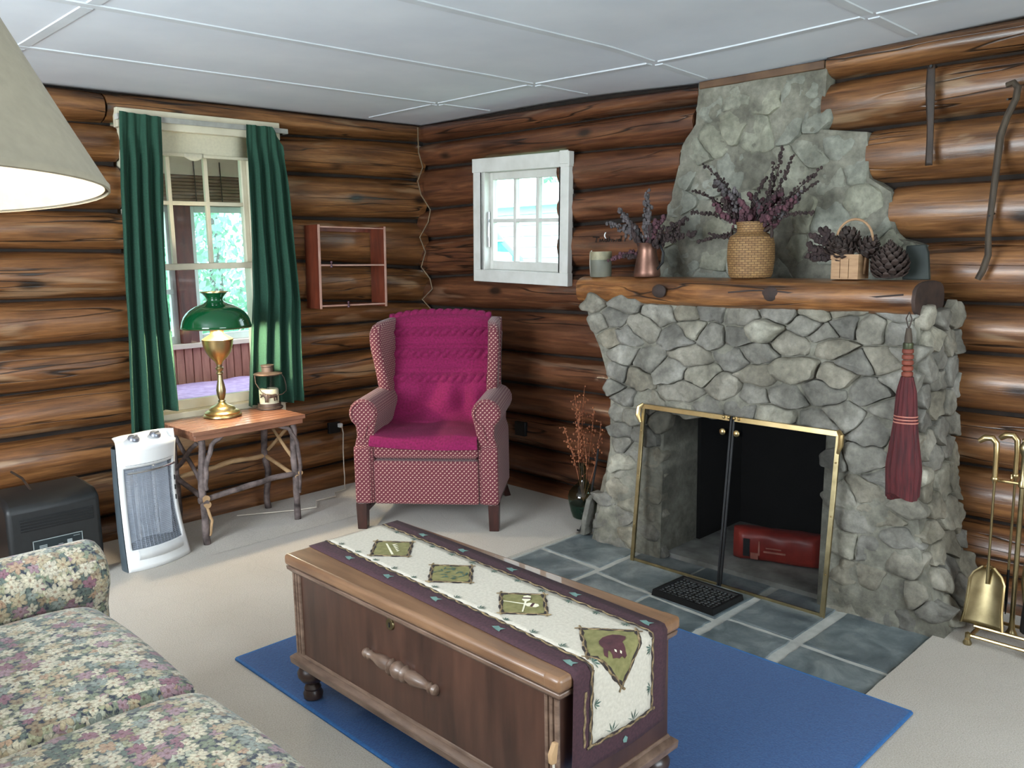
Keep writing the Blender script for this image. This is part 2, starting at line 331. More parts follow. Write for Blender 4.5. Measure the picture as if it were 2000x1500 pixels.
SLATE = slate()
GROUT = simple('pale_grout', (182, 182, 176), (158, 158, 152), .9, scale=20, bump=.3)
def wicker():
    k = NT('woven_splint'); co = k.coord('UV', (1, 1, 1))
    ch = k.n('ShaderNodeTexBrick'); ch.inputs['Scale'].default_value = 1.0; ch.inputs['Brick Width'].default_value = .026; ch.inputs['Row Height'].default_value = .011
    ch.inputs['Mortar Size'].default_value = .0012; ch.offset = .5
    ch.inputs['Color1'].default_value = lin((148, 114, 70)); ch.inputs['Color2'].default_value = lin((128, 94, 56)); ch.inputs['Mortar'].default_value = lin((84, 56, 30))
    k.l(co, ch.inputs['Vector']); n = k.noise(co, 60, 3)
    k.base(k.mix(.5, ch.outputs['Color'], k.ramp(n, [(.3, (.6, .6, .6, 1)), (.7, (1.15, 1.1, 1.05, 1))]), 'MULTIPLY')); k.set(Roughness=.7)
    k.bump(k.math('SUBTRACT', 1.0, ch.outputs['Fac']), .8, .006); return k.m
WICKER = wicker()

# ------------------------------------------------------------------ mesh building
class MB:
    def __init__(s): s.v = []; s.f = []; s.uv = {}
    def add(s, vs, fs, uv=None):
        o = len(s.v); s.v += [tuple(p) for p in vs]; s.f += [tuple(i+o for i in f) for f in fs]
        if uv:
            for i, q in enumerate(uv): s.uv[o+i] = q
        return s
    def box(s, x0, x1, y0, y1, z0, z1):
        v = [(x0, y0, z0), (x1, y0, z0), (x1, y1, z0), (x0, y1, z0), (x0, y0, z1), (x1, y0, z1), (x1, y1, z1), (x0, y1, z1)]
        return s.add(v, [(0, 3, 2, 1), (4, 5, 6, 7), (0, 1, 5, 4), (1, 2, 6, 5), (2, 3, 7, 6), (3, 0, 4, 7)])
    def tube(s, path, r, n=8, cap=True):
        P = [Vector(p) for p in path]; rr = r if isinstance(r, (list, tuple)) else [r]*len(P)
        vs = []; fs = []; prev = None
        for i, p in enumerate(P):
            t = (P[min(i+1, len(P)-1)]-P[max(i-1, 0)]).normalized()
            if prev is None:
                a = Vector((0, 0, 1)) if abs(t.z) < .9 else Vector((1, 0, 0)); nx = t.cross(a).normalized()
            else:
                nx = (prev-t*prev.dot(t)); nx = nx.normalized() if nx.length > 1e-6 else t.orthogonal().normalized()
            prev = nx; ny = t.cross(nx)
            for j in range(n):
                a = 2*math.pi*j/n; vs.append(p+(nx*math.cos(a)+ny*math.sin(a))*rr[i])
        for i in range(len(P)-1):
            for j in range(n):
                a = i*n+j; b = i*n+(j+1) % n; fs.append((a, b, b+n, a+n))
        if cap: fs.append(tuple(range(n))[::-1]); fs.append(tuple(range((len(P)-1)*n, len(P)*n)))
        return s.add(vs, fs)
    def lathe(s, prof, n=24, c=(0, 0, 0), axis='z', cap=True):
        vs = []; fs = []
        for r, z in prof:
            for j in range(n):
                a = 2*math.pi*j/n; x, y = r*math.cos(a), r*math.sin(a)
                p = (x, y, z) if axis == 'z' else ((z, x, y) if axis == 'x' else (y, z, x))
                vs.append((p[0]+c[0], p[1]+c[1], p[2]+c[2]))
        for i in range(len(prof)-1):
            for j in range(n):
                a = i*n+j; b = i*n+(j+1) % n; fs.append((a, b, b+n, a+n))
        if cap: fs.append(tuple(range(n))[::-1]); fs.append(tuple(range((len(prof)-1)*n, len(prof)*n)))
        return s.add(vs, fs)
    def grid(s, fn, nu, nv, uvfn=None, skip=None):
        vs = [fn(i/nu, j/nv) for j in range(nv+1) for i in range(nu+1)]
        uv = [uvfn(i/nu, j/nv) for j in range(nv+1) for i in range(nu+1)] if uvfn else None
        fs = []
        for j in range(nv):
            for i in range(nu):
                if skip and skip((i+.5)/nu, (j+.5)/nv): continue
                a = j*(nu+1)+i; fs.append((a, a+1, a+nu+2, a+nu+1))
        return s.add(vs, fs, uv)
    def prism(s, pts, d0, d1, fn):
        """polygon pts (a,b) extruded from d0 to d1; fn(a,b,d)->xyz"""
        n = len(pts); vs = [fn(a, b, d0) for a, b in pts]+[fn(a, b, d1) for a, b in pts]
        fs = [tuple(range(n))[::-1], tuple(range(n, 2*n))]+[(i, (i+1) % n, n+(i+1) % n, n+i) for i in range(n)]
        return s.add(vs, fs)
    def ball(s, c, r, n=8, m=6, sq=(1, 1, 1)):
        prof = [(max(1e-4, math.sin(math.pi*i/m)), -math.cos(math.pi*i/m)) for i in range(m+1)]
        o = len(s.v); s.lathe([(p*r, z*r) for p, z in prof], n, (0, 0, 0), cap=False)
        for i in range(o, len(s.v)):
            x, y, z = s.v[i]; s.v[i] = (x*sq[0]+c[0], y*sq[1]+c[1], z*sq[2]+c[2])
        return s
    def build(s, name, mat, parent=None, smooth=True, bevel=0, seg=2, sub=0, solid=0, soff=-1, sharp=40, uvscale=1.0, mats=None, fmat=None):
        me = bpy.data.meshes.new(name); me.from_pydata(s.v, [], s.f); me.update()
        bm = bmesh.new(); bm.from_mesh(me)
        if not solid: bmesh.ops.recalc_face_normals(bm, faces=bm.faces)
        ul = bm.loops.layers.uv.new('UVMap'); bm.verts.ensure_lookup_table()
        for f in bm.faces:
            nx, ny, nz = abs(f.normal.x), abs(f.normal.y), abs(f.normal.z)
            for l in f.loops:
                q = s.uv.get(l.vert.index)
                if q is None:
                    co = l.vert.co
                    q = (co.y, co.z) if nx >= ny and nx >= nz else ((co.x, co.z) if ny >= nz else (co.x, co.y))
                l[ul].uv = (q[0]*uvscale, q[1]*uvscale)
        bm.to_mesh(me); bm.free()
        me.materials.append(mat)
        for p in me.polygons: p.use_smooth = smooth
        if smooth: me.set_sharp_from_angle(angle=R(sharp))
        o = bpy.data.objects.new(name, me); COL.objects.link(o)
        if parent is not None: o.parent = parent
        if solid:
            m = o.modifiers.new('thickness', 'SOLIDIFY'); m.thickness = solid; m.offset = soff
        if bevel:
            m = o.modifiers.new('bevel', 'BEVEL'); m.width = bevel; m.segments = seg; m.limit_method = 'ANGLE'; m.angle_limit = R(50)
            m.harden_normals = False
        if sub:
            m = o.modifiers.new('subsurf', 'SUBSURF'); m.levels = sub; m.render_levels = sub
        return o
def tag(o, label=None, cat=None, group=None, kind=None):
    if label: o['label'] = label
    if cat: o['category'] = cat
    if group: o['group'] = group
    if kind: o['kind'] = kind
    return o
def thing(name, label, cat, loc=(0, 0, 0), rz=0, group=None):
    o = bpy.data.objects.new(name, None); COL.objects.link(o); o.location = loc; o.rotation_euler = (0, 0, rz)
    o.empty_display_size = .1
    return tag(o, label, cat, group)
def dup(o, parent=None):
    c = o.copy(); COL.objects.link(c)
    if parent: c.parent = parent
    for ch in list(o.children): dup(ch, c)
    return c
def B(name, mat, parent, x0, x1, y0, y1, z0, z1, bevel=.003, **k):
    return MB().box(x0, x1, y0, y1, z0, z1).build(name, mat, parent, bevel=bevel, **k)
def nz(x, y, z, s=1.0): return mnoise.noise(Vector((x*s, y*s, z*s)))
def lerp(a, b, t): return a+(b-a)*t
def interp(tab, x):
    if x <= tab[0][0]: return tab[0][1]
    for (a, b), (c, d) in zip(tab, tab[1:]):
        if x <= c: return b+(d-b)*(x-a)/(c-a)
    return tab[-1][1]
# ================================================================== SETTING
XL, YB, HC = -5.2, -6.6, 2.35       # near wall, back wall, ceiling height
HX0, HY0, HY1 = -1.04, -1.745, -3.57   # hearth front, left and right edges
m = MB()
m.box(XL, HX0, YB, .1, -.05, 0); m.box(HX0, .1, HY0, .1, -.05, 0); m.box(HX0, .1, YB, HY1, -.05, 0)
floor = tag(m.build('floor', CARPET, sharp=30), kind='structure')
# gently rucked carpet by the stick table and left of the hearth
def ruck(u, v):
    x = lerp(-1.95, -.35, u); y = lerp(-.62, -.02, v)
    e = min(1, u/.12, (1-u)/.12, v/.12, (1-v)/.02+.3); e = max(0, e)
    return (x, y, .0015+e*(.010+.012*nz(x, y, 0, 3.2)+.008*nz(x*.6+y, y, 3, 5)))
MB().grid(ruck, 44, 18).build('carpet_ruck', CARPET, floor)

# ceiling, sagging a little over the chimney
def sag(x, y): return .045*math.exp(-((y+2.45)/.75)**2)*max(0, 1+x/.75) if x > -.75 else 0
m = MB().grid(lambda u, v: (lerp(XL, .12, u), lerp(YB, .12, v), HC-sag(lerp(XL, .12, u), lerp(YB, .12, v))), 60, 60)
ceiling = tag(m.build('ceiling', CEIL, solid=0), kind='structure')
mod = ceiling.modifiers.new('t', 'SOLIDIFY'); mod.thickness = .02; mod.offset = 1
def batten_x(y, x0, x1):
    m = MB()
    n = max(2, int((x1-x0)/.12))
    for i in range(n):
        a, b = lerp(x0, x1, i/n), lerp(x0, x1, (i+1)/n); za, zb = HC-sag(a, y), HC-sag(b, y)
        m.add([(a, y-.021, za-.0045), (b, y-.021, zb-.0045), (b, y+.021, zb-.0045), (a, y+.021, za-.0045), (a, y-.024, za+.002), (b, y-.024, zb+.002), (b, y+.024, zb+.002), (a, y+.024, za+.002)],
              [(0, 1, 2, 3), (0, 4, 5, 1), (3, 2, 6, 7)]+([(0, 3, 7, 4)] if i == 0 else [])+([(1, 5, 6, 2)] if i == n-1 else []))
    m.build('batten', BATTEN, ceiling, smooth=False)
def batten_y(x, y0, y1):
    m = MB(); n = max(2, int((y1-y0)/.12))
    for i in range(n):
        a, b = lerp(y0, y1, i/n), lerp(y0, y1, (i+1)/n); za, zb = HC-sag(x, a), HC-sag(x, b)
        m.add([(x-.021, a, za-.0045), (x+.021, a, za-.0045), (x+.021, b, zb-.0045), (x-.021, b, zb-.0045), (x-.024, a, za+.002), (x+.024, a, za+.002), (x+.024, b, zb+.002), (x-.024, b, zb+.002)],
              [(0, 3, 2, 1), (0, 4, 7, 3), (1, 2, 6, 5)]+([(0, 1, 5, 4)] if i == 0 else [])+([(3, 7, 6, 2)] if i == n-1 else []))
    m.build('batten', BATTEN, ceiling, smooth=False)
YS = [-.70, -1.48, -2.24, -3.22, -4.2, -5.2]
for y in YS:
    batten_x(y, XL, -.45); batten_x(y, -.39, -.02)
ed = [-.02]+YS+[YB]
for a, b in zip(ed, ed[1:]): batten_y(-.42, b+.03, a-.03)
for i, (a, b) in enumerate(zip(ed, ed[1:])):
    for x in ((-2.6, -4.6) if i % 2 else (-2.6, -4.2)): batten_y(x, b+.03, a-.03)

# ---- log walls: a dark chinked backing with every log a part of it
LW = dict(x0=-1.98, x1=-1.10, z0=.56, z1=2.255)       # left window opening
RW = dict(y0=-1.25, y1=-.60, z0=1.335, z1=2.015)      # right window opening
m = MB()
for x0, x1, z0, z1 in ((XL, LW['x0'], -.05, 2.4), (LW['x1'], .12, -.05, 2.4), (LW['x0'], LW['x1'], -.05, LW['z0']), (LW['x0'], LW['x1'], LW['z1'], 2.4)):
    m.box(x0, x1, .10, .22, z0, z1)
wall_left = tag(m.build('wall_left', DARKGAP, smooth=False), kind='structure')
m = MB()
CY0, CY1 = -3.32, -1.98
for y0, y1, z0, z1 in ((-.40, .085, -.05, 2.4), (CY1, RW['y0'], -.05, 2.4), (RW['y0'], -.40, -.05, RW['z0']), (RW['y0'], -.40, RW['z1'], 2.4), (YB, CY0, -.05, 2.4), (CY0, CY1, 1.3, 2.4)):
    m.box(.10, .22, y0, y1, z0, z1)
wall_right = tag(m.build('wall_right', DARKGAP, smooth=False), kind='structure')
wall_right['label'] = 'log wall behind the fireplace'

lseed = [0]
def log(parent, mat, length, zc0, zc1, h0, h1, loc, rz, depth=.115, slant=0):
    """a log along local +x, its front at local y = 0 (bulging towards -y)"""
    lseed[0] += 1; sd = lseed[0]*7.31
    nr = max(6, int(length/.085)); n = 18; vs = []; fs = []
    for i in range(nr+1):
        t = i/nr; x = t*length
        a = lerp(h0, h1, t)/2*.955; zc = lerp(zc0, zc1, t)+.008*nz(x, sd, 0, .9)
        for j in range(n):
            an = 2*math.pi*j/n
            r = 1+.035*nz(x*1.1, math.cos(an)*.8+sd, math.sin(an)*.8, 1.6)+.018*nz(x*3, math.cos(an)*1.5+sd, math.sin(an)*1.5, 2.2)
            e = 1.0
            if i in (0, nr): e = .955
            ca, sa = math.cos(an), math.sin(an)
            cc = math.copysign(abs(ca)**1.0, ca)
            yl = depth-depth*cc*r*e
            vs.append((min(x, length-slant*max(0, yl)), yl, zc+a*sa*r*e))
    for i in range(nr):
        for j in range(n):
            a_ = i*n+j; b_ = i*n+(j+1) % n; fs.append((a_, b_, b_+n, a_+n))
    fs.append(tuple(range(n))[::-1]); fs.append(tuple(range(nr*n, (nr+1)*n)))
    mb = MB().add(vs, fs); o = mb.build('log', mat, parent, sharp=55); o.location = loc; o.rotation_euler = (0, 0, rz); return o
JL0 = [2.35, 2.18, 1.985, 1.745, 1.552, 1.305, 1.068, .835, .61, .352, .10, -.12]    # joints at x = -2.24
JR0 = [2.355, 2.226, 1.99, 1.72, 1.432, 1.19, 1.045, .866, .605, .37, .13, -.10]       # joints at x = -0.53
def jl(i, x):
    x = max(x, -3.1); return lerp(JL0[i], JR0[i], (x+2.24)/1.71)
for i in range(len(JL0)-1):
    def seg(xa, xb):
        zt0, zb0, zt1, zb1 = jl(i, xa), jl(i+1, xa), jl(i, xb), jl(i+1, xb)
        log(wall_left, LOG_L, xb-xa, (zt0+zb0)/2, (zt1+zb1)/2, zt0-zb0, zt1-zb1, (xa, 0, 0), 0)
    zc = (jl(i, -1.6)+jl(i+1, -1.6))/2
    if i == 0: seg(XL, -2.03); seg(-2.02, .06)
    elif LW['z0']-.02 < zc < LW['z1']: seg(XL, LW['x0']+.01); seg(LW['x1']-.01, .06)
    else: seg(XL, .06)
# right wall, corner to chimney
RA = [2.35, 2.227, 2.066, 1.80, 1.603, 1.341, 1.12, .859, .652, .455, .256, .07, -.12]   # at y = -.3
RB = [2.315, 2.217, 2.041, 1.839, 1.655, 1.405, 1.13, .86, .66, .46, .26, .07, -.12]      # at y = -1.67
endL = [-2.19, -2.16, -2.085, -2.04, -2.0]+[-1.97]*8
for i in range(len(RA)-1):
    def seg(ya, yb, sl=0):     # from ya (nearer the corner, larger) to yb
        f = lambda T, y: lerp(T[0][T[1]], T[2][T[1]], (y+.3)/(-1.37))
        zt0, zt1 = lerp(RA[i], RB[i], (-ya-.3)/1.37), lerp(RA[i], RB[i], (-yb-.3)/1.37)
        zb0, zb1 = lerp(RA[i+1], RB[i+1], (-ya-.3)/1.37), lerp(RA[i+1], RB[i+1], (-yb-.3)/1.37)
        log(wall_right, LOG_R, ya-yb, (zt0+zb0)/2, (zt1+zb1)/2, zt0-zb0, zt1-zb1, (0, ya, 0), R(-90), slant=sl)
    zc = (RA[i]+RA[i+1])/2
    if RW['z0'] < zc < RW['z1']: seg(.06, RW['y1']-.01, 1.15); seg(RW['y0']+.01, endL[i])
    else: seg(.06, endL[i])
RC = [2.346, 2.223, 1.999, 1.752, 1.513, 1.249, 1.046, .803, .572, .345, .123, -.1]
endR = [-2.845, -2.83, -3.04, -3.15, -3.28]+[-3.36]*7
for i in range(len(RC)-1):
    log(wall_right, LOG_F, endR[i]-YB, (RC[i]+RC[i+1])/2, (RC[i]+RC[i+1])/2-.01, RC[i]-RC[i+1], RC[i]-RC[i+1], (0, endR[i], 0), R(-90))
# thin board under the ceiling over the chimney
tag(B('trim_1', simple('ceiling_edge_board', (112, 82, 56), (78, 54, 38), .6, scale=6, bump=.1), None, .0, .08, -2.84, -2.2, 2.268, 2.303, .004), kind='structure')

# walls behind the camera, each with a real window opening
m = MB()
for y0, y1, z0, z1 in ((YB, -3.3, 0, 2.4), (-1.4, .1, 0, 2.4), (-3.3, -1.4, 0, .85), (-3.3, -1.4, 2.15, 2.4)): m.box(XL-.12, XL, y0, y1, z0, z1)
tag(m.build('wall_near', PAINTWALL, smooth=False), kind='structure')
m = MB()
for x0, x1, z0, z1 in ((XL, -3.5, 0, 2.4), (-1.1, .1, 0, 2.4), (-3.5, -1.1, 0, .7), (-3.5, -1.1, 2.2, 2.4)): m.box(x0, x1, YB-.12, YB, z0, z1)
tag(m.build('wall_back', PAINTWALL, smooth=False), kind='structure')

# ---- window_1: double-hung window to the porch, in the left wall
w1 = tag(bpy.data.objects.new('window_1', None), 'cream framed double-hung window between the green curtains', None, None, 'structure'); COL.objects.link(w1)
OX0, OX1, Y0 = -1.935, -1.225, .05          # sash opening
B('head_casing', CREAM_PAINT, w1, -1.99, -1.06, -.022, .03, 2.165, 2.262)
B('casing', CREAM_PAINT, w1, -1.975, OX0, -.012, .03, .64, 2.165); B('casing', CREAM_PAINT, w1, OX1, -1.10, -.012, .03, .64, 2.165)
B('jamb', CREAM_PAINT, w1, OX0-.02, OX0, .0, .2, .64, 2.165); B('jamb', CREAM_PAINT, w1, OX1, OX1+.02, .0, .2, .64, 2.165)
B('sill', CREAM_PAINT, w1, -1.975, -1.10, -.02, .22, .605, .64); B('apron', CREAM_PAINT, w1, -1.97, -1.12, -.012, .03, .52, .605)
def sash(name, z0, z1, y, cols, rows, x0=OX0, x1=OX1, st=.035, bt=.035, tp=.035):
    s = B(name, CREAM_PAINT, w1, x0, x0+st, y, y+.035, z0, z1)
    m = MB().box(x0, x0+st, y, y+.035, z0, z1).box(x1-st, x1, y, y+.035, z0, z1).box(x0+st, x1-st, y, y+.035, z0, z0+bt).box(x0+st, x1-st, y, y+.035, z1-tp, z1)
    me = m.build('tmp', CREAM_PAINT); s.data = me.data; bpy.data.objects.remove(me)
    px = [lerp(x0+st, x1-st, i/cols) for i in range(cols+1)]; pz = [lerp(z0+bt, z1-tp, i/rows) for i in range(rows+1)]
    for q in px[1:-1]: B('muntin', CREAM_PAINT, s, q-.011, q+.011, y+.003, y+.03, z0+bt, z1-tp, .002)
    for q in pz[1:-1]: B('muntin', CREAM_PAINT, s, x0+st, x1-st, y+.004, y+.029, q-.011, q+.011, .002)
    for a, b in zip(px, px[1:]):
        for c, d in zip(pz, pz[1:]): MB().box(a, b, y+.015, y+.018, c, d).build('pane', GLASS, s, smooth=False)
    return s
sash('upper_sash', 1.425, 2.165, .10, 3, 2, st=.03)
sash('lower_sash', .64, 1.46, .055, 1, 1, st=.03, bt=.055)
# ---- window_2: small barn-sash window in the right wall, hung a little out of level
w2 = tag(bpy.data.objects.new('window_2', None), 'small white six-pane window beside the chimney', None, None, 'structure'); COL.objects.link(w2)
w2.location = (0, -.96, 1.675); w2.rotation_euler = (R(1.6), 0, 0)
def b2(name, y0, y1, z0, z1, x0, x1, par=w2, mat=WHITE_PAINT, bv=.003): return B(name, mat, par, x0, x1, y0, y1, z0, z1, bv)
b2('casing', .325, .405, -.375, .375, -.03, .01); b2('casing', -.40, -.325, -.375, .375, -.03, .01)
b2('casing', -.405, .41, .30, .385, -.034, .01); b2('casing', -.405, .40, -.375, -.30, -.034, .01)
for y0, y1, z0, z1 in ((.325, .34, -.31, .31), (-.34, -.325, -.31, .31), (-.34, .34, .30, .315), (-.34, .34, -.315, -.30)): b2('jamb', y0, y1, z0, z1, -.03, .085)
m = MB()
for y0, y1, z0, z1 in ((.285, .325, -.30, .30), (-.325, -.285, -.30, .30), (-.285, .285, .255, .30), (-.285, .285, -.30, -.245)): m.box(.03, .07, y0, y1, z0, z1)
s2 = m.build('sash', WHITE_PAINT, w2, bevel=.003)
for q in (-.095, .095): b2('muntin', q-.011, q+.011, -.245, .255, .033, .067, s2, bv=.002)
b2('muntin', -.285, .285, -.006, .016, .034, .066, s2, bv=.002)
for a, b in ((-.285, -.095), (-.095, .095), (.095, .285)):
    for c, d in ((-.245, .005), (.005, .255)): MB().box(.048, .051, a, b, c, d).build('pane', GLASS, s2, smooth=False)
b2('stop', .31, .325, -.30, .30, -.02, .03); b2('handle', .296, .304, -.16, .06, .0, .012, s2, CHROME, .002)
b2('corner_block', -.40, -.335, .315, .39, -.04, -.03, w2)

# ---- hearth: slate tiles bedded in grout
hearth = tag(MB().box(HX0, .02, HY1, HY0, -.06, -.0145).build('hearth', GROUT), 'grey slate tile hearth with pale grout in front of fireplace', 'hearth')
cols = [(-1.76, -2.145), (-2.178, -2.512), (-2.528, -2.862), (-2.905, -3.185), (-3.232, -3.56)]
mids = [-.70, -.765, -.82, -.80, -.81]; mids2 = [-.725, -.80, -.85, -.80, -.82]
def tile(pts):
    n = len(pts); cx = sum(p[0] for p in pts)/n; cy = sum(p[1] for p in pts)/n; jit = random.uniform(-.001, .0015)
    lo = [(x, y, -.03) for x, y in pts]; hi = [(x, y, -.013+jit) for x, y in pts]
    ins = [(x+(cx-x)*.02, y+(cy-y)*.02, -.0105+jit) for x, y in pts]
    fs = [tuple(range(2*n, 3*n))]
    for i in range(n):
        j = (i+1) % n; fs += [(i, j, n+j, n+i), (n+i, n+j, 2*n+j, 2*n+i)]
    MB().add(lo+hi+ins, fs).build('tile', SLATE, hearth, smooth=False)
def wob(a, b, k=5, amp=.004):
    out = []
    for i in range(k):
        t = i/k; x, y = lerp(a[0], b[0], t), lerp(a[1], b[1], t)
        out.append((x+random.uniform(-amp, amp), y+random.uniform(-amp, amp)))
    return out
for (y0, y1), ma, mb_ in zip(cols, mids, mids2):
    g = .012
    for quad in ([(-.36, y0), (-.36, y1), (mb_+g, y1), (ma+g, y0)], [(ma-g, y0), (mb_-g, y1), (HX0+.004, y1), (HX0+.004, y0)]):
        pts = []
        for i in range(4): pts += wob(quad[i], quad[(i+1) % 4])
        tile(pts)

# ---- the stone fireplace
def clip(poly, p, q):
    mx, my = (p[0]+q[0])/2, (p[1]+q[1])/2; nx, ny = q[0]-p[0], q[1]-p[1]; out = []
    for i in range(len(poly)):
        a, b = poly[i], poly[(i+1) % len(poly)]
        da = (a[0]-mx)*nx+(a[1]-my)*ny; db = (b[0]-mx)*nx+(b[1]-my)*ny
        if da <= 0: out.append(a)
        if da*db < 0:
            t = da/(da-db); out.append((a[0]+(b[0]-a[0])*t, a[1]+(b[1]-a[1])*t))
    return out
def cells(sites, dummies, sz=1.75, maxr=.34):
    P = [(y, z*sz) for y, z in sites]; D = [(y, z*sz) for y, z in dummies]; res = []
    for i, p in enumerate(P):
        poly = [(p[0]-maxr, p[1]-maxr), (p[0]+maxr, p[1]-maxr), (p[0]+maxr, p[1]+maxr), (p[0]-maxr, p[1]+maxr)]
        for q in P[:i]+P[i+1:]+D:
            if abs(q[0]-p[0]) < 2*maxr and abs(q[1]-p[1]) < 2*maxr and (q != p): poly = clip(poly, p, q)
            if len(poly) < 3: break
        if len(poly) >= 3: res.append([(y, z/sz) for y, z in poly])
    return res
def stone_mesh(name, poly, fn, parent, mat, gap=.006, proud=.035, back=-.03, rough=.014, wobble=.019):
    n0 = len(poly); cx = sum(p[0] for p in poly)/n0; cz = sum(p[1] for p in poly)/n0
    size = math.sqrt(max(1e-6, abs(sum(poly[i][0]*poly[(i+1) % n0][1]-poly[(i+1) % n0][0]*poly[i][1] for i in range(n0)))/2))
    if size < .025: return
    k = max(.55, 1-2*gap/size)
    pts = [(cx+(y-cx)*k, cz+(z-cz)*k) for y, z in poly]
    q = []
    for i in range(len(pts)):       # ragged edges
        a, b = pts[i], pts[(i+1) % len(pts)]; q.append(a); L = math.hypot(a[0]-b[0], a[1]-b[1])
        for j in range(1, int(L/.045)+1): f = j/(int(L/.045)+1); q.append((lerp(a[0], b[0], f), lerp(a[1], b[1], f)))
    pts = [(y+wobble*nz(y*17, z*17, 1.7), z+wobble*nz(y*17, z*17, 8.1)) for y, z in q]
    for it in range(1):      # round the corners
        q = []
        for i in range(len(pts)):
            a, b = pts[i], pts[(i+1) % len(pts)]; d = math.hypot(a[0]-b[0], a[1]-b[1])
            if d < .006: q.append(((a[0]+b[0])/2, (a[1]+b[1])/2)); continue
            f = .2
            q.append((lerp(a[0], b[0], f), lerp(a[1], b[1], f))); q.append((lerp(a[0], b[0], 1-f), lerp(a[1], b[1], 1-f)))
        pts = q
    n = len(pts); ty, tz = random.uniform(-.14, .14), random.uniform(-.22, .08)
    rings = [(1.0, back), (1.0, proud*.5), (.95, proud*.9), (.72, proud*1.0), (.36, proud*1.03)]
    vs = []; fs = []
    for r, d in rings:
        for y, z in pts:
            yy, zz = cx+(y-cx)*r, cz+(z-cz)*r
            dd = d if d < 0 else d+(ty*(yy-cx)+tz*(zz-cz))*(1 if d > proud*.5 else .5)+rough*nz(yy*13, zz*13, cx*5)+rough*.7*nz(yy*31, zz*31, cz*5)
            vs.append(fn(yy, zz, dd))
    vs.append(fn(cx, cz, proud*1.05+rough*nz(cx*13, cz*13, 3)))
    for k_ in range(len(rings)-1):
        for i in range(n):
            j = (i+1) % n; fs.append((k_*n+i, k_*n+j, (k_+1)*n+j, (k_+1)*n+i))
    for i in range(n): fs.append(((len(rings)-1)*n+i, (len(rings)-1)*n+(i+1) % n, len(vs)-1))
    return MB().add(vs, fs).build(name, mat, parent, sharp=70)
fp = thing('stone_fireplace', 'grey fieldstone fireplace and chimney breast set into the log wall', 'fireplace', (-.2, -2.7, -.02))
OFF = Vector((.2, 2.7, .02))          # world -> local of the fireplace
LEFTP = [(-.02, -1.84), (.3, -1.93), (.5, -1.95), (.8, -1.945), (1.0, -1.87), (1.12, -1.80), (1.24, -1.77)]   # z -> y
RIGHTP = [(-.02, -3.63), (.15, -3.57), (.3, -3.52), (.6, -3.475), (.8, -3.46), (1.24, -3.455)]
OPY0, OPY1, OPZ = -3.10, -2.29, .735
def front_x(z): return lerp(-.40, -.365, max(0, z)/1.2)
def inside(y, z, mrg=0):
    if z > 1.245+mrg or z < -.03-mrg: return False
    if y > interp(LEFTP, z)+mrg or y < interp(RIGHTP, z)-mrg: return False
    if OPY0-.0+mrg < y < OPY1-mrg and z < OPZ-mrg: return False
    return True
SITES = [(-1.97, 1.16), (-2.15, 1.12), (-1.96, 1.05), (-2.06, 0.99), (-2.27, 1.18), (-2.4, 1.2), (-2.35, 1.09), (-2.54, 1.1), (-2.68, 1.2), (-2.8, 1.14), (-2.91, 1.1), (-2.99, 1.18), (-3.08, 1.15), (-3.03, 1.22), (-3.27, 1.16), (-3.14, 1.08), (-2.96, 0.98), (-3.17, 1.17), (-3.33, 1.05), (-3.2, 1.03), (-3.15, 0.97), (-3.28, 0.92), (-3.07, 0.9), (-2.92, 0.86), (-2.77, 0.85), (-2.62, 0.87), (-2.4, 0.82), (-2.43, 1.0), (-2.66, 1.02), (-2.32, 0.92), (-2.49, 0.92), (-2.12, 0.87), (-1.97, 0.81), (-2.12, 0.68), (-1.99, 0.68), (-2.04, 0.53), (-2.19, 0.59), (-2.06, 0.43), (-2.15, 0.5), (-2.12, 0.36), (-2.03, 0.28), (-2.12, 0.23), (-2.03, 0.14), (-1.97, 0.03), (-2.1, 0.07), (-3.38, 1.16), (-3.41, 0.98), (-3.3, 0.77), (-3.27, 0.64), (-3.36, 0.58), (-3.29, 0.52), (-3.35, 0.43), (-3.25, 0.38), (-3.46, 0.47), (-3.43, 0.75), (-3.38, 0.86), (-3.55, 0.45), (-3.31, 0.29), (-3.43, 0.34), (-3.53, 0.35), (-3.59, 0.27), (-3.22, 0.14), (-3.31, 0.15), (-3.42, 0.14), (-3.5, 0.14), (-3.22, 0.01), (-3.35, 0.0), (-3.48, 0.02), (-3.58, 0.1), (-3.64, 0.05), (-3.47, 0.61), (-2.78, 0.94), (-2.76, 1.04), (-2.87, 1.22), (-2.55, 1.22), (-3.14, 1.24), (-2.2, 0.97), (-2.25, 0.21)]
sites = [(y+random.uniform(-.008, .008), z+random.uniform(-.006, .006)) for y, z in SITES if inside(y, z)]
for t in range(2000):       # fill what the list leaves open
    y, z = random.uniform(-3.66, -1.76), random.uniform(-.02, 1.24)
    if inside(y, z) and min(math.hypot(y-a, (z-b)*1.5) for a, b in sites) > random.uniform(.095, .17): sites.append((y, z))
dm = []
for t in range(5000):
    y, z = random.uniform(-3.9, -1.5), random.uniform(-.25, 1.5)
    if not inside(y, z, .035) and (not dm or min(math.hypot(y-a, (z-b)*1.4) for a, b in dm) > .055): dm.append((y, z))
for poly in cells(sites, dm):
    cy = sum(p[0] for p in poly)/len(poly); cz = sum(p[1] for p in poly)/len(poly)
    pr = random.uniform(.014, .040)*(1.15 if cz > .55 else .7)
    if abs(cy+2.80) < .07 and abs(cz-1.13) < .06: pr = .10      # the big dark wedge under the mantel
    if abs(cy+2.96) < .06 and abs(cz-.98) < .05: pr = .075
    stone_mesh('stone', poly, lambda y, z, d: (front_x(z)-d+OFF.x, y+OFF.y, z+OFF.z), fp, STONE, gap=random.uniform(.001, .005), proud=pr)
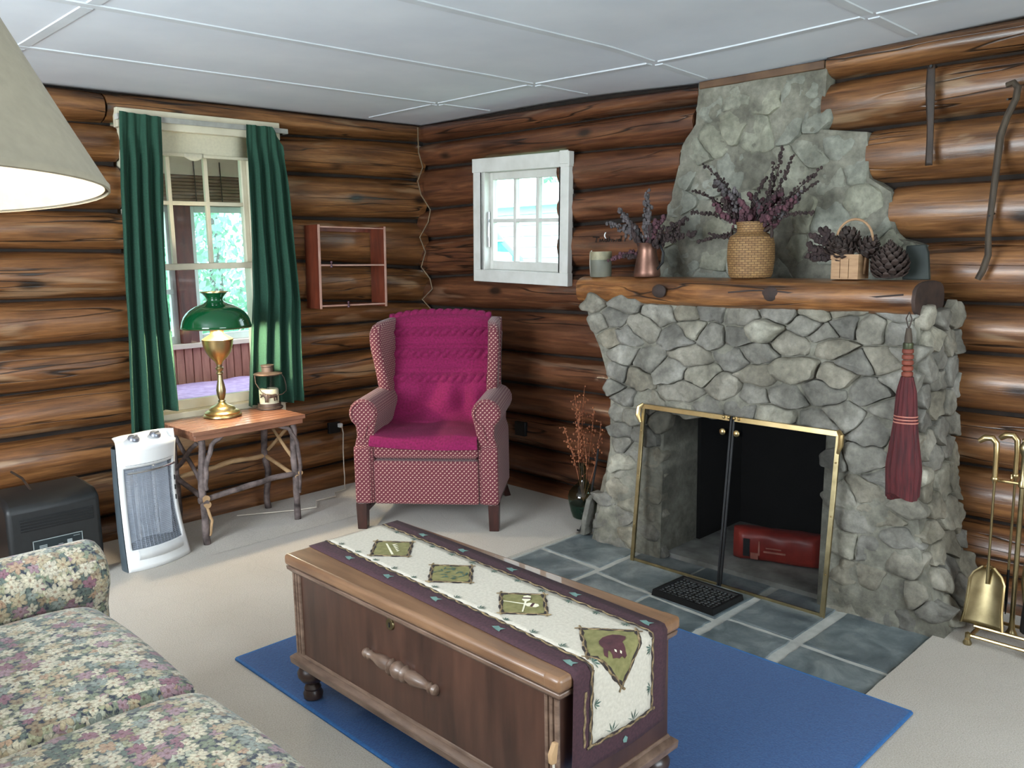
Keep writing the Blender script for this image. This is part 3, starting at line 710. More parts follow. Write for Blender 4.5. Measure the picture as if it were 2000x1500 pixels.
# right flank of the breast
sf = []
def in_side(x, z): return -.36 < x < .03 and 0 < z < 1.24
for t in range(900):
    x, z = random.uniform(-.37, .04), random.uniform(-.02, 1.25)
    if in_side(x, z) and (not sf or min(math.hypot(x-a, (z-b)*1.3) for a, b in sf) > .105): sf.append((x, z))
dm = []
for t in range(1500):
    x, z = random.uniform(-.6, .3), random.uniform(-.25, 1.5)
    if not (-.40 < x < .06 and -.03 < z < 1.27) and (not dm or min(math.hypot(x-a, z-b) for a, b in dm) > .06): dm.append((x, z))
for poly in cells(sf, dm, 1.3):
    stone_mesh('stone', poly, lambda x, z, d: (x+OFF.x, interp(RIGHTP, z)-d+OFF.y, z+OFF.z), fp, STONE, gap=.005, proud=random.uniform(.01, .03))
# upper chimney, smoother and washed with mortar
UPL = [(1.22, -1.95), (1.6, -1.99), (1.747, -2.03), (1.9, -2.075), (2.02, -2.10), (2.1, -2.175), (2.28, -2.19)]
UPR = [(1.22, -3.33), (1.5, -3.30), (1.52, -3.19), (1.74, -3.15), (1.76, -3.06), (1.98, -3.04), (2.0, -2.84), (2.28, -2.85)]
def in_up(y, z, g=0): return 1.22-g < z < 2.245+g and interp(UPR, z)-g < y < interp(UPL, z)+g
USITES = [(-2.24, 2.2), (-2.4, 2.21), (-2.56, 2.19), (-2.71, 2.19), (-2.27, 2.01), (-2.4, 2.07), (-2.19, 1.96), (-2.13, 1.87), (-2.51, 2.03), (-2.67, 2.06), (-2.8, 1.91), (-2.91, 1.94), (-2.08, 1.72), (-2.23, 1.84), (-2.38, 1.87), (-2.15, 1.61), (-2.12, 1.46), (-2.3, 1.46), (-2.7, 1.85), (-2.87, 1.79), (-3.01, 1.85), (-2.73, 1.64), (-2.88, 1.61), (-3.04, 1.67), (-2.74, 1.45), (-2.88, 1.5), (-3.07, 1.56), (-3.16, 1.49), (-2.52, 1.7), (-2.6, 1.55), (-2.3, 1.63), (-3.22, 1.45), (-2.02, 1.59), (-2.44, 1.45)]
us = [(y, z) for y, z in USITES if in_up(y, z)]
for t in range(1500):
    y, z = random.uniform(-3.4, -1.9), random.uniform(1.22, 2.25)
    if in_up(y, z) and min(math.hypot(y-a, (z-b)*1.2) for a, b in us) > .15: us.append((y, z))
dm = []
for t in range(4000):
    y, z = random.uniform(-3.7, -1.6), random.uniform(.95, 2.5)
    if not in_up(y, z, .045) and (not dm or min(math.hypot(y-a, (z-b)) for a, b in dm) > .06): dm.append((y, z))
for poly in cells(us, dm, 1.2):
    stone_mesh('stone', poly, lambda y, z, d: (.03-d+OFF.x, y+OFF.y, z+OFF.z), fp, STONE_UP, gap=.0, proud=random.uniform(.014, .026), rough=.016)
# mortar bed behind the stones
m = MB()
def slab(f0, f1, z0, z1, xf, xb, n=26):
    """vertical bed with ragged edges: f0/f1 give left and right y at height z"""
    a = [(f0(lerp(z0, z1, i/n)), lerp(z0, z1, i/n)) for i in range(n+1)]; b = [(f1(lerp(z0, z1, i/n)), lerp(z0, z1, i/n)) for i in range(n+1)]
    k = 30; vs = []; fs = []
    for i in range(n+1):
        for j in range(k+1):
            y = lerp(a[i][0], b[i][0], j/k); z = a[i][1]; e = 0 if j in (0, k) else .018*nz(y*7, z*7, 4)+.008*nz(y*19, z*19, 2)
            vs.append((xf(z)+e+OFF.x, y+OFF.y, z+OFF.z))
    o = len(vs)
    for i in range(n+1):
        for j in range(k+1): vs.append((xb+OFF.x, lerp(a[i][0], b[i][0], j/k)+OFF.y, a[i][1]+OFF.z))
    w = k+1
    for i in range(n):
        for j in range(k):
            q = i*w+j; fs.append((q, q+1, q+w+1, q+w)); fs.append((o+q, o+q+w, o+q+w+1, o+q+1))
        fs.append((i*w, (i+1)*w, o+(i+1)*w, o+i*w)); fs.append((i*w+k, o+i*w+k, o+(i+1)*w+k, (i+1)*w+k))
    for j in range(k):
        fs.append((j, o+j, o+j+1, j+1)); q = n*w+j; fs.append((q, q+1, o+q+1, o+q))
    m.add(vs, fs)
fx = lambda z: front_x(z)-lerp(.017, .009, min(1, max(0, z/.9)))
slab(lambda z: interp(LEFTP, z)-.012, lambda z: OPY1, -.02, OPZ, fx, .05); slab(lambda z: OPY0, lambda z: interp(RIGHTP, z)+.012, -.02, OPZ, fx, .05)
slab(lambda z: interp(LEFTP, z)-.012, lambda z: interp(RIGHTP, z)+.012, OPZ, 1.235, fx, .05)
slab(lambda z: interp(UPL, z)-.0, lambda z: interp(UPR, z)+.0, 1.2, 2.30, lambda z: .03-.017, .20, 34)
m.build('mortar', MORTAR, fp, sharp=60)
# firebox
m = MB(); T = .04
def fb(x0, x1, y0, y1, z0, z1): m.box(x0+OFF.x, x1+OFF.x, y0+OFF.y, y1+OFF.y, z0+OFF.z, z1+OFF.z)
fb(.30, .36, OPY0-.02, OPY1+.02, -.02, .80); fb(-.1, .36, OPY1-.02, OPY1+.06, -.02, .80); fb(-.1, .36, OPY0-.06, OPY0+.02, -.02, .80); fb(-.3, .36, OPY0, OPY1, .76, .82)
m.build('firebox', SOOT, fp, smooth=False)
m = MB(); fb(-.37, .33, OPY0, OPY1, -.02, .012); m.build('firebox_floor', ASH, fp, smooth=False)

# ---- what is outside the windows: lawn, porch room, trees, white shed
tag(MB().box(-30, 30, -30, 40, -.7, -.55).build('ground', EARTH), kind='structure')
PY = 2.15
tag(B('floor_porch', FLOORWOOD, None, -3.2, .12, .22, PY+.1, -.12, -.02), kind='structure')
wp = MB()
PWX = [(-1.9, -.80), (-.66, .06)]; PZ0, PZ1 = .80, 1.90
wp.box(-3.2, -1.9, PY, PY+.08, PZ0, PZ1); wp.box(.06, .12, PY, PY+.08, PZ0, PZ1); wp.box(-3.2, .12, PY, PY+.08, PZ1, 2.45)
wall_porch = tag(wp.build('wall_porch', BAMBOO, smooth=False), kind='structure')
B('post', REDPOST, wall_porch, -.80, -.66, PY-.03, PY+.09, PZ0, PZ1, .004)
for i in range(46):                    # beadboard wainscot, plank by plank
    x = -3.2+i*.071; B('plank', REDWOOD, wall_porch, x, x+.067, PY+.0, PY+.03, -.02, .76, .004, seg=1)
B('wainscot_backing', REDWOOD, wall_porch, -3.2, .12, PY+.02, PY+.06, -.02, .78, 0)
B('ledge', PALEBOARD, wall_porch, -3.2, .12, PY-.06, PY+.06, .76, .80, .004)
for a, b in PWX:
    f = MB()
    for x0, x1, z0, z1 in ((a, a+.05, PZ0, PZ1), (b-.05, b, PZ0, PZ1), (a+.05, b-.05, PZ0, PZ0+.06), (a+.05, b-.05, PZ1-.05, PZ1)): f.box(x0, x1, PY+.02, PY+.06, z0, z1)
    fr = f.build('window_frame', WHITE_PAINT, wall_porch, bevel=.003)
    MB().box(a+.05, b-.05, PY+.038, PY+.042, PZ0+.06, PZ1-.05).build('pane', GLASS, fr, smooth=False)
B('sash_stile', WHITE_PAINT, wall_porch, -1.02, -.97, PY+.015, PY+.055, PZ0, PZ1)
B('sash_rail', WHITE_PAINT, wall_porch, -1.9, -.82, PY+.015, PY+.055, 1.20, 1.24)
B('header', PALEBOARD, wall_porch, -3.2, .12, PY-.05, PY+.0, 2.14, 2.44, .004)
for i in range(9): B('slat', BAMBOO, wall_porch, -3.2, .12, PY-.045, PY-.02, 1.905+i*.026, 1.929+i*.026, .005, seg=1)
for x in (-.62, -.2, -.95, -1.3, -.4): MB().tube([(x, PY-.055, 2.25), (x+.005, PY-.056, 1.92)], .004, 5).build('blind_cord', LEATHER, wall_porch)
w_ = tag(B('wall_porch_left', REDWOOD, None, -3.28, -3.2, .22, PY+.08, -.02, .80), kind='structure'); B('header', PALEBOARD, w_, -3.28, -3.2, .22, PY+.08, 1.9, 2.45); MB().box(-3.245, -3.24, .22, PY+.08, .8, 1.9).build('pane', GLASS, w_)  # windows in both porch sides are added to let more daylight in
w_ = tag(B('wall_porch_right', REDWOOD, None, .12, .20, .22, PY+.08, -.02, .80), kind='structure'); B('header', PALEBOARD, w_, .12, .20, .22, PY+.08, 1.9, 2.45); MB().box(.155, .16, .22, PY+.08, .8, 1.9).build('pane', GLASS, w_)
tag(B('ceiling_porch', PALEBOARD, None, -3.2, .20, .22, PY+.08, 2.45, 2.5), kind='structure')
bed = thing('daybed', 'daybed under a purple spread on the porch behind the window', 'bed', (-.9, 1.62, 0))
B('frame', CREAM_PAINT, bed, -1.0, 1.0, -.42, .42, .10, .32, .01); 
B('mattress', CREAM_PAINT, bed, -.98, .98, -.41, .41, .32, .46, .04)
def spread(u, v):
    x = lerp(-1.02, 1.02, u); y = lerp(-.44, .44, v); e = min(1, v/.08, (1-v)/.05)
    return (x, y, .30+.19*max(0, e)**.4+.012*nz(x, y, 1, 5))
MB().grid(spread, 40, 18).build('bedspread', PURPLE, bed)
MB().grid(lambda u, v: (.62+.3*u, -.1+.42*v, .49+.11*math.sin(math.pi*u)**.5*math.sin(math.pi*v)**.5), 10, 10).build('pillow', PURPLE, bed)
for x in (-.95, .95):
    for y in (-.38, .38): B('leg', CREAM_PAINT, bed, x-.03, x+.03, y-.03, y+.03, -.02, .12, .004)

def tree(x, y, h, r, label, mat, seed, zb=-.56):
    rs = random.Random(seed); t = thing('leafy_tree', label, 'tree', (x, y, zb))
    MB().tube([(0, 0, 0), (.05, .03, h*.4), (0, .05, h*.75)], [r*.09, r*.07, r*.03], 8).build('trunk', TRUNK, t)
    vs = []; fs = []
    for i in range(5200):
        while True:
            a, b, c = rs.uniform(-1, 1), rs.uniform(-1, 1), rs.uniform(-1, 1)
            if .35 < a*a+b*b+c*c < 1: break
        c0 = Vector((a*r, b*r, h*.55+c*h*.5)); n = Vector((rs.uniform(-1, 1), rs.uniform(-1, 1), rs.uniform(-.4, 1))).normalized(); u = n.orthogonal().normalized(); w = n.cross(u); s = r*rs.uniform(.03, .065)
        o = len(vs); vs += [c0+u*s, c0+w*s*.55, c0-u*s, c0-w*s*.55]; fs.append((o, o+1, o+2, o+3))
    tag(MB().add(vs, fs).build('foliage', mat, t, smooth=False), kind='stuff'); return t
TG = 'trees beyond the porch windows'
tree(-2.6, 6.2, 5.0, 1.15, 'pale leafy tree seen through left porch window', LEAF2, 1)
tree(.1, 5.8, 4.6, 1.2, 'bright leafy tree seen right of the red porch post', LEAF, 2)
tree(3.0, 9.4, 5.5, 1.6, 'pale leafy tree farthest right beyond the porch', LEAF2, 3)
tree(-1.4, 9.0, 6.0, 1.5, 'tall leafy tree behind the red porch post', LEAF2, 4)
tree(12.5, 7.4, 6.5, 2.4, 'leafy tree over the left of the white shed roof', LEAF2, 5)
tree(12.5, 2.4, 6.5, 2.4, 'leafy tree over the right of the white shed roof', LEAF, 6)
shed = thing('shed', 'white sided outbuilding with pale roof outside the small window', 'building', (6.3, 3.5, -.56))
B('wall', SHED_WALL, shed, -.9, 1.6, -3.2, 3.2, 0, 2.72, .01)
for i in range(17): B('siding_board', SHED_WALL, shed, -.925, -.89, -3.22, 3.22, .05+i*.158, .05+i*.158+.150, .004, seg=1)
MB().prism([(-1.15, 2.68), (.35, 3.05), (1.85, 2.68), (1.85, 2.74), (.35, 3.12), (-1.15, 2.74)], -3.4, 3.4, lambda a, b, d: (a, d, b)).build('roof', SHED_ROOF, shed, smooth=False)
# parked teal vehicle, only its near flank and sloping tail show in the lower panes
car = thing('car', 'teal car with sloping tail outside small window, left lower pane', 'car', (3.115, 2.715, -.55), R(45))
prof = [(-.50, .35), (-.47, 1.84), (-.43, 1.96), (-.32, 2.07), (-.22, 2.18), (-.12, 2.31), (-.02, 2.40), (.2, 2.45), (1.1, 2.45), (1.4, 2.3), (1.7, 1.5), (2.3, 1.4), (2.4, .35)]
MB().prism(prof, -.1, 1.6, lambda a, b, d: (d, a, b)).build('body', TEAL, car, bevel=.06, seg=3)
MB().prism([(-.30, 1.78), (-.31, 1.98), (-.27, 2.03), (-.10, 2.04), (-.08, 2.0), (-.08, 1.78)], -.125, -.09, lambda a, b, d: (d, a, b)).build('side_window', SHED_WALL, car, bevel=.03)
B('side_moulding', WHITE_PAINT, car, -.122, -.09, -.21, 1.2, 2.15, 2.17, .005)
for y in (.15, 1.8): MB().lathe([(.05, -.08), (.36, -.08), (.38, -.02), (.38, .12), (.05, .12)], 20, (0, y, .38), 'x').build('wheel', BLACK_IRON, car)
# ================================================================== FURNITURE
# ---- mantel: half log with a rough dark cut end
mt = thing('mantel', 'half log mantel beam resting on the fireplace stones', 'mantel', (-.28, -2.5, 1.29))
def mantel_mesh():
    vs = []; fs = []; n = 20; L0, L1 = .80, -.93; nr = 46
    for i in range(nr+1):
        t = i/nr; y = lerp(L0, L1, t); s = lerp(.74, 1.0, min(1, t*2.2))
        for j in range(n):
            a = 2*math.pi*j/n; ca, sa = math.cos(a), math.sin(a)
            x = -.155*math.copysign(abs(ca)**.8, ca)*s+(1-s)*.15; z = .070*math.copysign(abs(sa)**.62, sa)
            r = 1+.05*nz(y*1.6, ca+5, sa)+.04*nz(y*5, ca*1.5, sa*1.5+3)
            if sa > .35: z = min(.070, z*r)
            else: z *= r
            vs.append((x*r, y, z))
    for i in range(nr):
        for j in range(n): a = i*n+j; b = i*n+(j+1) % n; fs.append((a, b, b+n, a+n))
    fs.append(tuple(range(n))[::-1])
    return vs, fs, n, nr
vs, fs, n, nr = mantel_mesh()
MANTEL_LOG = log_material('mantel_log_amber', (74, 44, 24), (126, 82, 44), (166, 116, 68), (176, 140, 100))
# swap axes so the grain runs along local x
o = MB().add([(y, -x, z) for x, y, z in vs], fs).build('log', MANTEL_LOG, mt, sharp=60); o.rotation_euler = (0, 0, R(90))
last = vs[nr*n:]
MB().add([(x*1.0, y, z) for x, y, z in last]+[(x*.97, y-.012, z*.97) for x, y, z in last], [(j, (j+1) % n, n+(j+1) % n, n+j) for j in range(n)]+[tuple(range(n, 2*n))]).build('cut_end', BARKLOG, mt)
for q in (.22, -.35): MB().ball((-.150, q, .01), .04, 10, 8, (.3, 1, .8)).build('knot', BARKLOG, mt)
MB().grid(lambda u, v: (-.155-.004*math.sin(u*9), lerp(-.15, -.9, u), .012+.012*math.sin(u*7)+.007*(v-.5)), 24, 2).build('crack', BARKLOG, mt)

# ---- fireplace screen leaning on the stones
sc = thing('fireplace_screen', 'brass edged folding mesh screen leaning against the fireplace opening', 'fire screen', (-.52, -2.69, -.012))
H_ = .765; hw = .495; lean = .088
def sp(y, z, d=0): return (lean*z/H_-d, y, z)
def bar(name, ya, za, yb, zb, w, t, mat, par):
    """flat strip in the screen plane"""
    dy, dz = yb-ya, zb-za; L = math.hypot(dy, dz); ny, nzv = -dz/L*w/2, dy/L*w/2
    q = [(ya+ny, za+nzv), (yb+ny, zb+nzv), (yb-ny, zb-nzv), (ya-ny, za-nzv)]
    return MB().add([sp(y, z, 0) for y, z in q]+[sp(y, z, t) for y, z in q], [(0, 1, 2, 3), (4, 7, 6, 5), (0, 4, 5, 1), (1, 5, 6, 2), (2, 6, 7, 3), (3, 7, 4, 0)]).build(name, mat, par, bevel=.001, seg=1)
for s, nm in ((1, 'left'), (-1, 'right')):
    pn = MB().grid(lambda u, v: sp(s*lerp(.006, hw-.008, u), lerp(.01, H_-.01, v), .003), 4, 4).build('mesh_panel', SCREEN_MESH, sc)
    bar('side_rail', s*(hw-.009), 0, s*(hw-.009), H_, .02, .012, BRASS_OLD, sc)
    bar('top_rail', s*.012, H_-.008, s*(hw-.0), H_-.008, .022, .013, BRASS, sc)
    bar('bottom_rail', s*.012, .008, s*hw, .008, .012, .008, BRASS_OLD, sc)
    bar('centre_rail', s*.007, 0, s*.007, H_, .010, .008, BLACK_IRON, sc)
    k_ = MB().lathe([(.004, 0), (.004, -.012), (.013, -.018), (.015, -.028), (.009, -.034), (.001, -.035)], 14, (0, 0, 0), 'x').build('knob', BRASS, sc)
    k_.location = sp(s*.035-.005, H_-.065, .008)
    # curved bracket at the top corner
    MB().tube([sp(s*(hw-.01), H_+.004, .012), sp(s*(hw+.008), H_-.012, .022), sp(s*(hw+.010), H_-.05, .026), sp(s*(hw-.002), H_-.085, .018)], [.008, .012, .011, .006], 8).build('corner_bracket', BRASS, sc)
    for z in (.18, .42, .64): MB().ball(sp(s*(hw-.009), z, .013), .004, 6, 4).build('screw', BRASS, sc)
for q in (-.035, -.012, .015, .04): MB().ball(sp(q, H_-.004, .015), .008, 8, 6).build('hinge_pin', BRASS, sc)

# ---- wrapped fire log lying in the firebox
fl = thing('wrapped_fire_log', 'red paper wrapped fire log lying in the firebox behind the screen', 'fire log', (-.12, -2.765, .012), R(-72.5))
fl.rotation_euler = (R(0), 0, R(-72))
def wrap(u, v):
    x = lerp(-.21, .21, u); a = 2*math.pi*v
    fl_ = 1-.55*max(0, (abs(x)-.17)/.04)
    ca, sa = math.cos(a), math.sin(a)
    return (x, .065*math.copysign(abs(ca)**.55, ca)*fl_+.004*nz(x*14, ca*2, sa*2), .078+.076*math.copysign(abs(sa)**.5, sa)+.004*nz(x*14, ca*2+7, sa*2))
MB().grid(wrap, 30, 20).build('wrapper', RED_WRAP, fl, sharp=70)
B('log_core', BARKLOG, fl, -.19, .19, -.025, .025, .05, .11, .01)
for x0, x1, z0, z1, m_ in ((-.155, -.125, .03, .115, BLACK_PLASTIC), (-.12, -.085, .02, .05, PINK_PRINT), (-.06, .04, .058, .066, PINK_PRINT), (-.05, .02, .078, .083, PINK_PRINT), (-.085, -.078, .04, .11, PINK_PRINT)):
    B('printed_label', m_, fl, x0, x1, -.0705, -.066, z0, z1, 0)

# ---- black mat on the slate
mat_ = thing('hearth_mat', 'small black textured mat lying on the hearth slates', 'mat', (-.70, -2.69, -.0105), R(-2))
def rim(z0, e0, z1, e1, m): 
    m.add([(-.115+e0, -.16+e0, z0), (.115-e0, -.16+e0, z0), (.115-e0, .16-e0, z0), (-.115+e0, .16-e0, z0), (-.115+e1, -.16+e1, z1), (.115-e1, -.16+e1, z1), (.115-e1, .16-e1, z1), (-.115+e1, .16-e1, z1)],
          [(0, 1, 5, 4), (1, 2, 6, 5), (2, 3, 7, 6), (3, 0, 4, 7)])
m = MB(); rim(0, 0, .026, .004, m); rim(.026, .004, .026, .016, m); rim(.026, .016, .018, .02, m); m.add([(-.095, -.14, .018), (.095, -.14, .018), (.095, .14, .018), (-.095, .14, .018)], [(0, 1, 2, 3)]); m.add([(-.115, -.16, 0), (.115, -.16, 0), (.115, .16, 0), (-.115, .16, 0)], [(3, 2, 1, 0)])
m.build('tray', BLACK_IRON, mat_, smooth=False)
m = MB()
for i in range(9):
    for j in range(14):
        m.ball((-.085+i*.0212+random.uniform(-.003, .003), -.131+j*.0202+random.uniform(-.003, .003), .0195), .008, 6, 4, (1, 1, .5))
tag(m.build('nubs', simple('charcoal_rubber_nubs', (64, 66, 66), (30, 31, 32), .6, scale=40, bump=.2), mat_), kind='stuff')

# ---- blue rug
rug = thing('area_rug', 'plain royal blue rug on the carpet under the wooden chest', 'rug', (-1.718, -2.75, 0))
hx, hy = .668, .978
MB().grid(lambda u, v: (lerp(-hx, hx, u), lerp(-hy, hy, v), .009+.0012*nz(u*4, v*6, 2)), 30, 40).build('pile', BLUE_RUG, rug)
m = MB()
for x0, x1, y0, y1 in ((-hx-.006, -hx+.006, -hy, hy), (hx-.006, hx+.006, -hy, hy), (-hx, hx, -hy-.006, -hy+.006), (-hx, hx, hy-.006, hy+.006)): m.box(x0, x1, y0, y1, .0005, .0095)
m.build('binding', BLUE_EDGE, rug, bevel=.003)

# ---- cedar chest with turned feet
ch = thing('blanket_chest', 'dark walnut blanket chest on turned feet standing on the blue rug', 'chest', (-2.152, -2.805, .010))
CX, CYH, ZB, ZT = .220, .595, .15, .455       # half depth, half length, body bottom and top
B('body', CHEST_WOOD, ch, -CX, CX, -CYH, CYH, ZB, ZT, .003)
m = MB()
def mould(z0, z1, e0, e1):
    m.add([(-CX-e0, -CYH-e0, z0), (CX+e0, -CYH-e0, z0), (CX+e0, CYH+e0, z0), (-CX-e0, CYH+e0, z0), (-CX-e1, -CYH-e1, z1), (CX+e1, -CYH-e1, z1), (CX+e1, CYH+e1, z1), (-CX-e1, CYH+e1, z1)],
          [(0, 1, 5, 4), (1, 2, 6, 5), (2, 3, 7, 6), (3, 0, 4, 7), (4, 5, 6, 7), (0, 3, 2, 1)])
mould(.128, .150, .020, .022); mould(.150, .160, .022, .010); mould(.160, .170, .006, .002)
m.build('base_moulding', CHEST_TRIM, ch, bevel=.002)
m = MB(); mould(.448, .458, .004, .014); mould(.458, .472, .016, .018); m.build('lid_moulding', CHEST_TRIM, ch, bevel=.003)
MB().box(-CX-.022, CX+.022, -CYH-.022, CYH+.022, .474, .512).build('lid', CHEST_TOP, ch, bevel=.012, seg=4)
MB().box(-CX-.023, CX+.023, -CYH-.0228, -CYH+.035, .4745, .5126).build('lid_end_board', CHEST_TOP, ch, bevel=.011, seg=3)
for y in (-CYH+.022, CYH-.022):
    m = MB()
    for q in (-.016, 0, .016): m.tube([(-CX-.001, y+q, .17), (-CX-.001, y+q, .45)], .007, 8)
    m.build('stile', CHEST_TRIM, ch)
foot_prof = [(r*1.2, z) for r, z in [(.018, 0), (.026, .004), (.028, .02), (.022, .034), (.024, .04), (.020, .05), (.016, .056), (.030, .066), (.040, .084), (.041, .096), (.034, .112), (.026, .118), (.032, .124), (.032, .130)]]
FOOT_WOOD = simple('dark_turned_foot', (66, 46, 38), (38, 26, 22), .4, scale=8, bump=.05, coat=.2)
for x in (-CX+.03, CX-.03):
    for y in (-CYH+.03, CYH-.03): MB().lathe(foot_prof, 20, (x, y, 0)).build('foot', FOOT_WOOD, ch)
# applied turned spindle on the front
spn = [(.004, -.172), (.013, -.168), (.016, -.158), (.010, -.148), (.016, -.142), (.011, -.134), (.012, -.12), (.018, -.095), (.022, -.068), (.018, -.044), (.024, -.038), (.026, -.03), (.018, -.024), (.024, -.014), (.028, 0),
       (.024, .014), (.018, .024), (.026, .03), (.024, .038), (.018, .044), (.022, .068), (.018, .095), (.012, .12), (.011, .134), (.016, .142), (.010, .148), (.016, .158), (.013, .168), (.004, .172)]
sp_o = MB().lathe(spn, 16, (-CX-.006, .02, .305), 'y').build('turned_spindle', CHEST_TRIM, ch)
MB().lathe([(.001, -.004), (.016, -.004), (.018, 0), (.018, .004)], 14, (-CX-.002, .06, .432), 'x').build('keyhole_plate', BRASS_OLD, ch)
B('keyhole', DARK_VOID, ch, -CX-.008, -CX-.005, .058, .062, .424, .438, 0)

# ---- table runner lying over the chest lid
rn = thing('table_runner', 'cream and maroon lodge runner with bear patch draped over the chest', 'table runner', (-2.10, -2.8, .522))
S_FLAT, R_B = 1.216, .016                    # flat run, then over the end and down
def rmap(s, t, off=0.0):
    """s along the runner from its far end, t across, off above the cloth"""
    zt = .0035+off
    y0 = .605                                # local y of the far end
    xs = -.006-.045*s                         # lies slightly askew
    if s <= S_FLAT: y = y0-s; z = zt+.0012*nz(s*5, t*9, 1)
    else:
        e = s-S_FLAT; arc = R_B*math.pi/2
        if e < arc: a = e/R_B; y = y0-S_FLAT-(R_B+off)*math.sin(a)-.0035*math.sin(a); z = zt-R_B-off+(R_B+off)*math.cos(a)
        else: y = y0-S_FLAT-R_B-.0035-off-.008*math.sin((e-arc)*8)*(.5+.5*math.sin(t*20+1)); z = .0035-R_B-(e-arc)
    return (xs+t, y, z)
S_END = 1.205+.035+.215
def cloth(name, mat, t0, t1, s0, s1, off, nu, nv):
    return MB().grid(lambda u, v: rmap(lerp(s0, s1, v), lerp(t0, t1, u), off), nu, nv, lambda u, v: (lerp(t0, t1, u), lerp(s0, s1, v))).build(name, mat, rn, solid=.0025, soff=1, sharp=80)
cloth('border', MAROON, -.192, .180, -.004, S_END+.035, .0, 12, 90)
cloth('panel', RUN_CREAM, -.125, .112, 0, S_END-.025, .0012, 10, 90)
def strip(name, mat, pts, w, off, wob_=.0022):
    """twig-like strip along (s,t) points"""
    P = []
    for (a, b), (c, d) in zip(pts, pts[1:]):
        n = max(2, int(math.hypot(c-a, d-b)/.012))
        for i in range(n): P.append((lerp(a, c, i/n), lerp(b, d, i/n)))
    P.append(pts[-1]); vs = []; fs = []
    for i, (s, t) in enumerate(P):
        a = P[max(0, i-1)]; b = P[min(len(P)-1, i+1)]; L = math.hypot(b[0]-a[0], b[1]-a[1]) or 1
        n_ = (-(b[1]-a[1])/L, (b[0]-a[0])/L); ww = w/2*(1+.25*math.sin(i*2.1)); q = wob_*math.sin(i*1.3+w*900)
        vs.append(rmap(s+n_[0]*(ww+q), t+n_[1]*(ww+q), off)); vs.append(rmap(s+n_[0]*q, t+n_[1]*q, off+.0016)); vs.append(rmap(s-n_[0]*(ww-q), t-n_[1]*(ww-q), off))
    for i in range(len(P)-1):
        o = i*3; fs += [(o, o+1, o+4, o+3), (o+1, o+2, o+5, o+4)]
    return MB().add(vs, fs).build(name, mat, rn)
RUN_EDGE = simple('runner_dark_cord', (52, 42, 38), (38, 30, 28), .9, bump=0)
for t in (-.127, .114):
    strip('border_outline', RUN_EDGE, [(0, t), (S_END-.02, t)], .013, .0013, 0.0012); strip('twig_border', RUN_TWIG, [(0, t), (S_END-.02, t)], .0075, .002)  # dark outline of the twig border, part of the runner's pattern
strip('border_outline', RUN_EDGE, [(S_END-.022, -.135), (S_END-.022, .122)], .011, .0016, .0012); strip('twig_border', RUN_TWIG, [(S_END-.022, -.14), (S_END-.022, .126)], .007, .0025)
strip('twig_border', RUN_TWIG, [(S_END-.17, -.150), (S_END-.03, -.150)], .008, .0012)
def shape(name, mat, pts, off):
    """flat applique polygon in (s,t), cut into strips so that it follows the bend"""
    bm = bmesh.new(); f = bm.faces.new([bm.verts.new((s, t, 0)) for s, t in pts])
    bmesh.ops.triangulate(bm, faces=bm.faces[:])
    s0, s1 = min(p[0] for p in pts), max(p[0] for p in pts); q = s0
    while q < s1:
        bmesh.ops.bisect_plane(bm, geom=bm.verts[:]+bm.edges[:]+bm.faces[:], plane_co=(q, 0, 0), plane_no=(1, 0, 0)); q += .008
    bm.verts.index_update()
    vs = [rmap(v.co.x, v.co.y, off) for v in bm.verts]; fs = [[v.index for v in f.verts] for f in bm.faces]; bm.free()
    return MB().add(vs, fs).build(name, mat, rn, sharp=80)
def patch(s, t, a=.098, b=.085):
    c = [(s-a, t+.004), (s, t+b), (s+a, t-.004), (s, t-b)]
    shape('patch', RUN_OLIVE, c, .0022)
    for i in range(4):
        p, q = c[i], c[(i+1) % 4]; ex = .10
        strip('patch_edge', RUN_EDGE, [p, q], .011, .0024)
        strip('patch_twig', RUN_TWIG, [(p[0]-(q[0]-p[0])*ex, p[1]-(q[1]-p[1])*ex), (q[0]+(q[0]-p[0])*ex, q[1]+(q[1]-p[1])*ex)], .0065, .003)
PT = [(.235, -.012), (.55, -.01), (.87, -.006), (1.205, -.012)]
for p in PT[:3]: patch(*p)
patch(PT[3][0], PT[3][1], .115, .098)
CREAMP = simple('runner_cream_print', (232, 226, 200), (214, 206, 176), .9, bump=0)
s, t = PT[0]
shape('fishing_rod', CREAMP, [(s-.055, t+.012), (s-.049, t+.016), (s+.05, t-.028), (s+.045, t-.034)], .0034)
for i in range(5): shape('feather', CREAMP, [(s-.03+i*.014, t+.022-i*.006), (s-.022+i*.014, t+.040-i*.008), (s-.018+i*.014, t+.020-i*.006)], .0034)
s, t = PT[1]; rs = random.Random(5)
for i in range(26):
    a, b = s+rs.uniform(-.045, .045), t+rs.uniform(-.035, .035); an = rs.uniform(0, 6.28); d = .011
    shape('pine_needle', RUN_GREEN, [(a-d*math.cos(an), b-d*math.sin(an)), (a+.003*math.sin(an), b-.003*math.cos(an)), (a+d*math.cos(an), b+d*math.sin(an)), (a-.003*math.sin(an), b+.003*math.cos(an))], .0034+i*.00005)
s, t = PT[2]
def paddle(ang, cs, ct):
    def q(a, b): return (cs+a*math.cos(ang)-b*math.sin(ang), ct+a*math.sin(ang)+b*math.cos(ang))
    shape('paddle', CREAMP, [q(-.055, -.002), q(.012, -.003), q(.022, -.012), (q(.048, -.011)), q(.055, 0), q(.048, .011), q(.022, .012), q(.012, .003), q(-.055, .002)], .0034)
    shape('paddle_band', RUN_BROWN, [q(.030, -.012), q(.038, -.012), q(.038, .012), q(.030, .012)], .0039)
paddle(R(128), s+.004, t+.004); paddle(R(25), s-.004, t-.004)
s, t = PT[3]
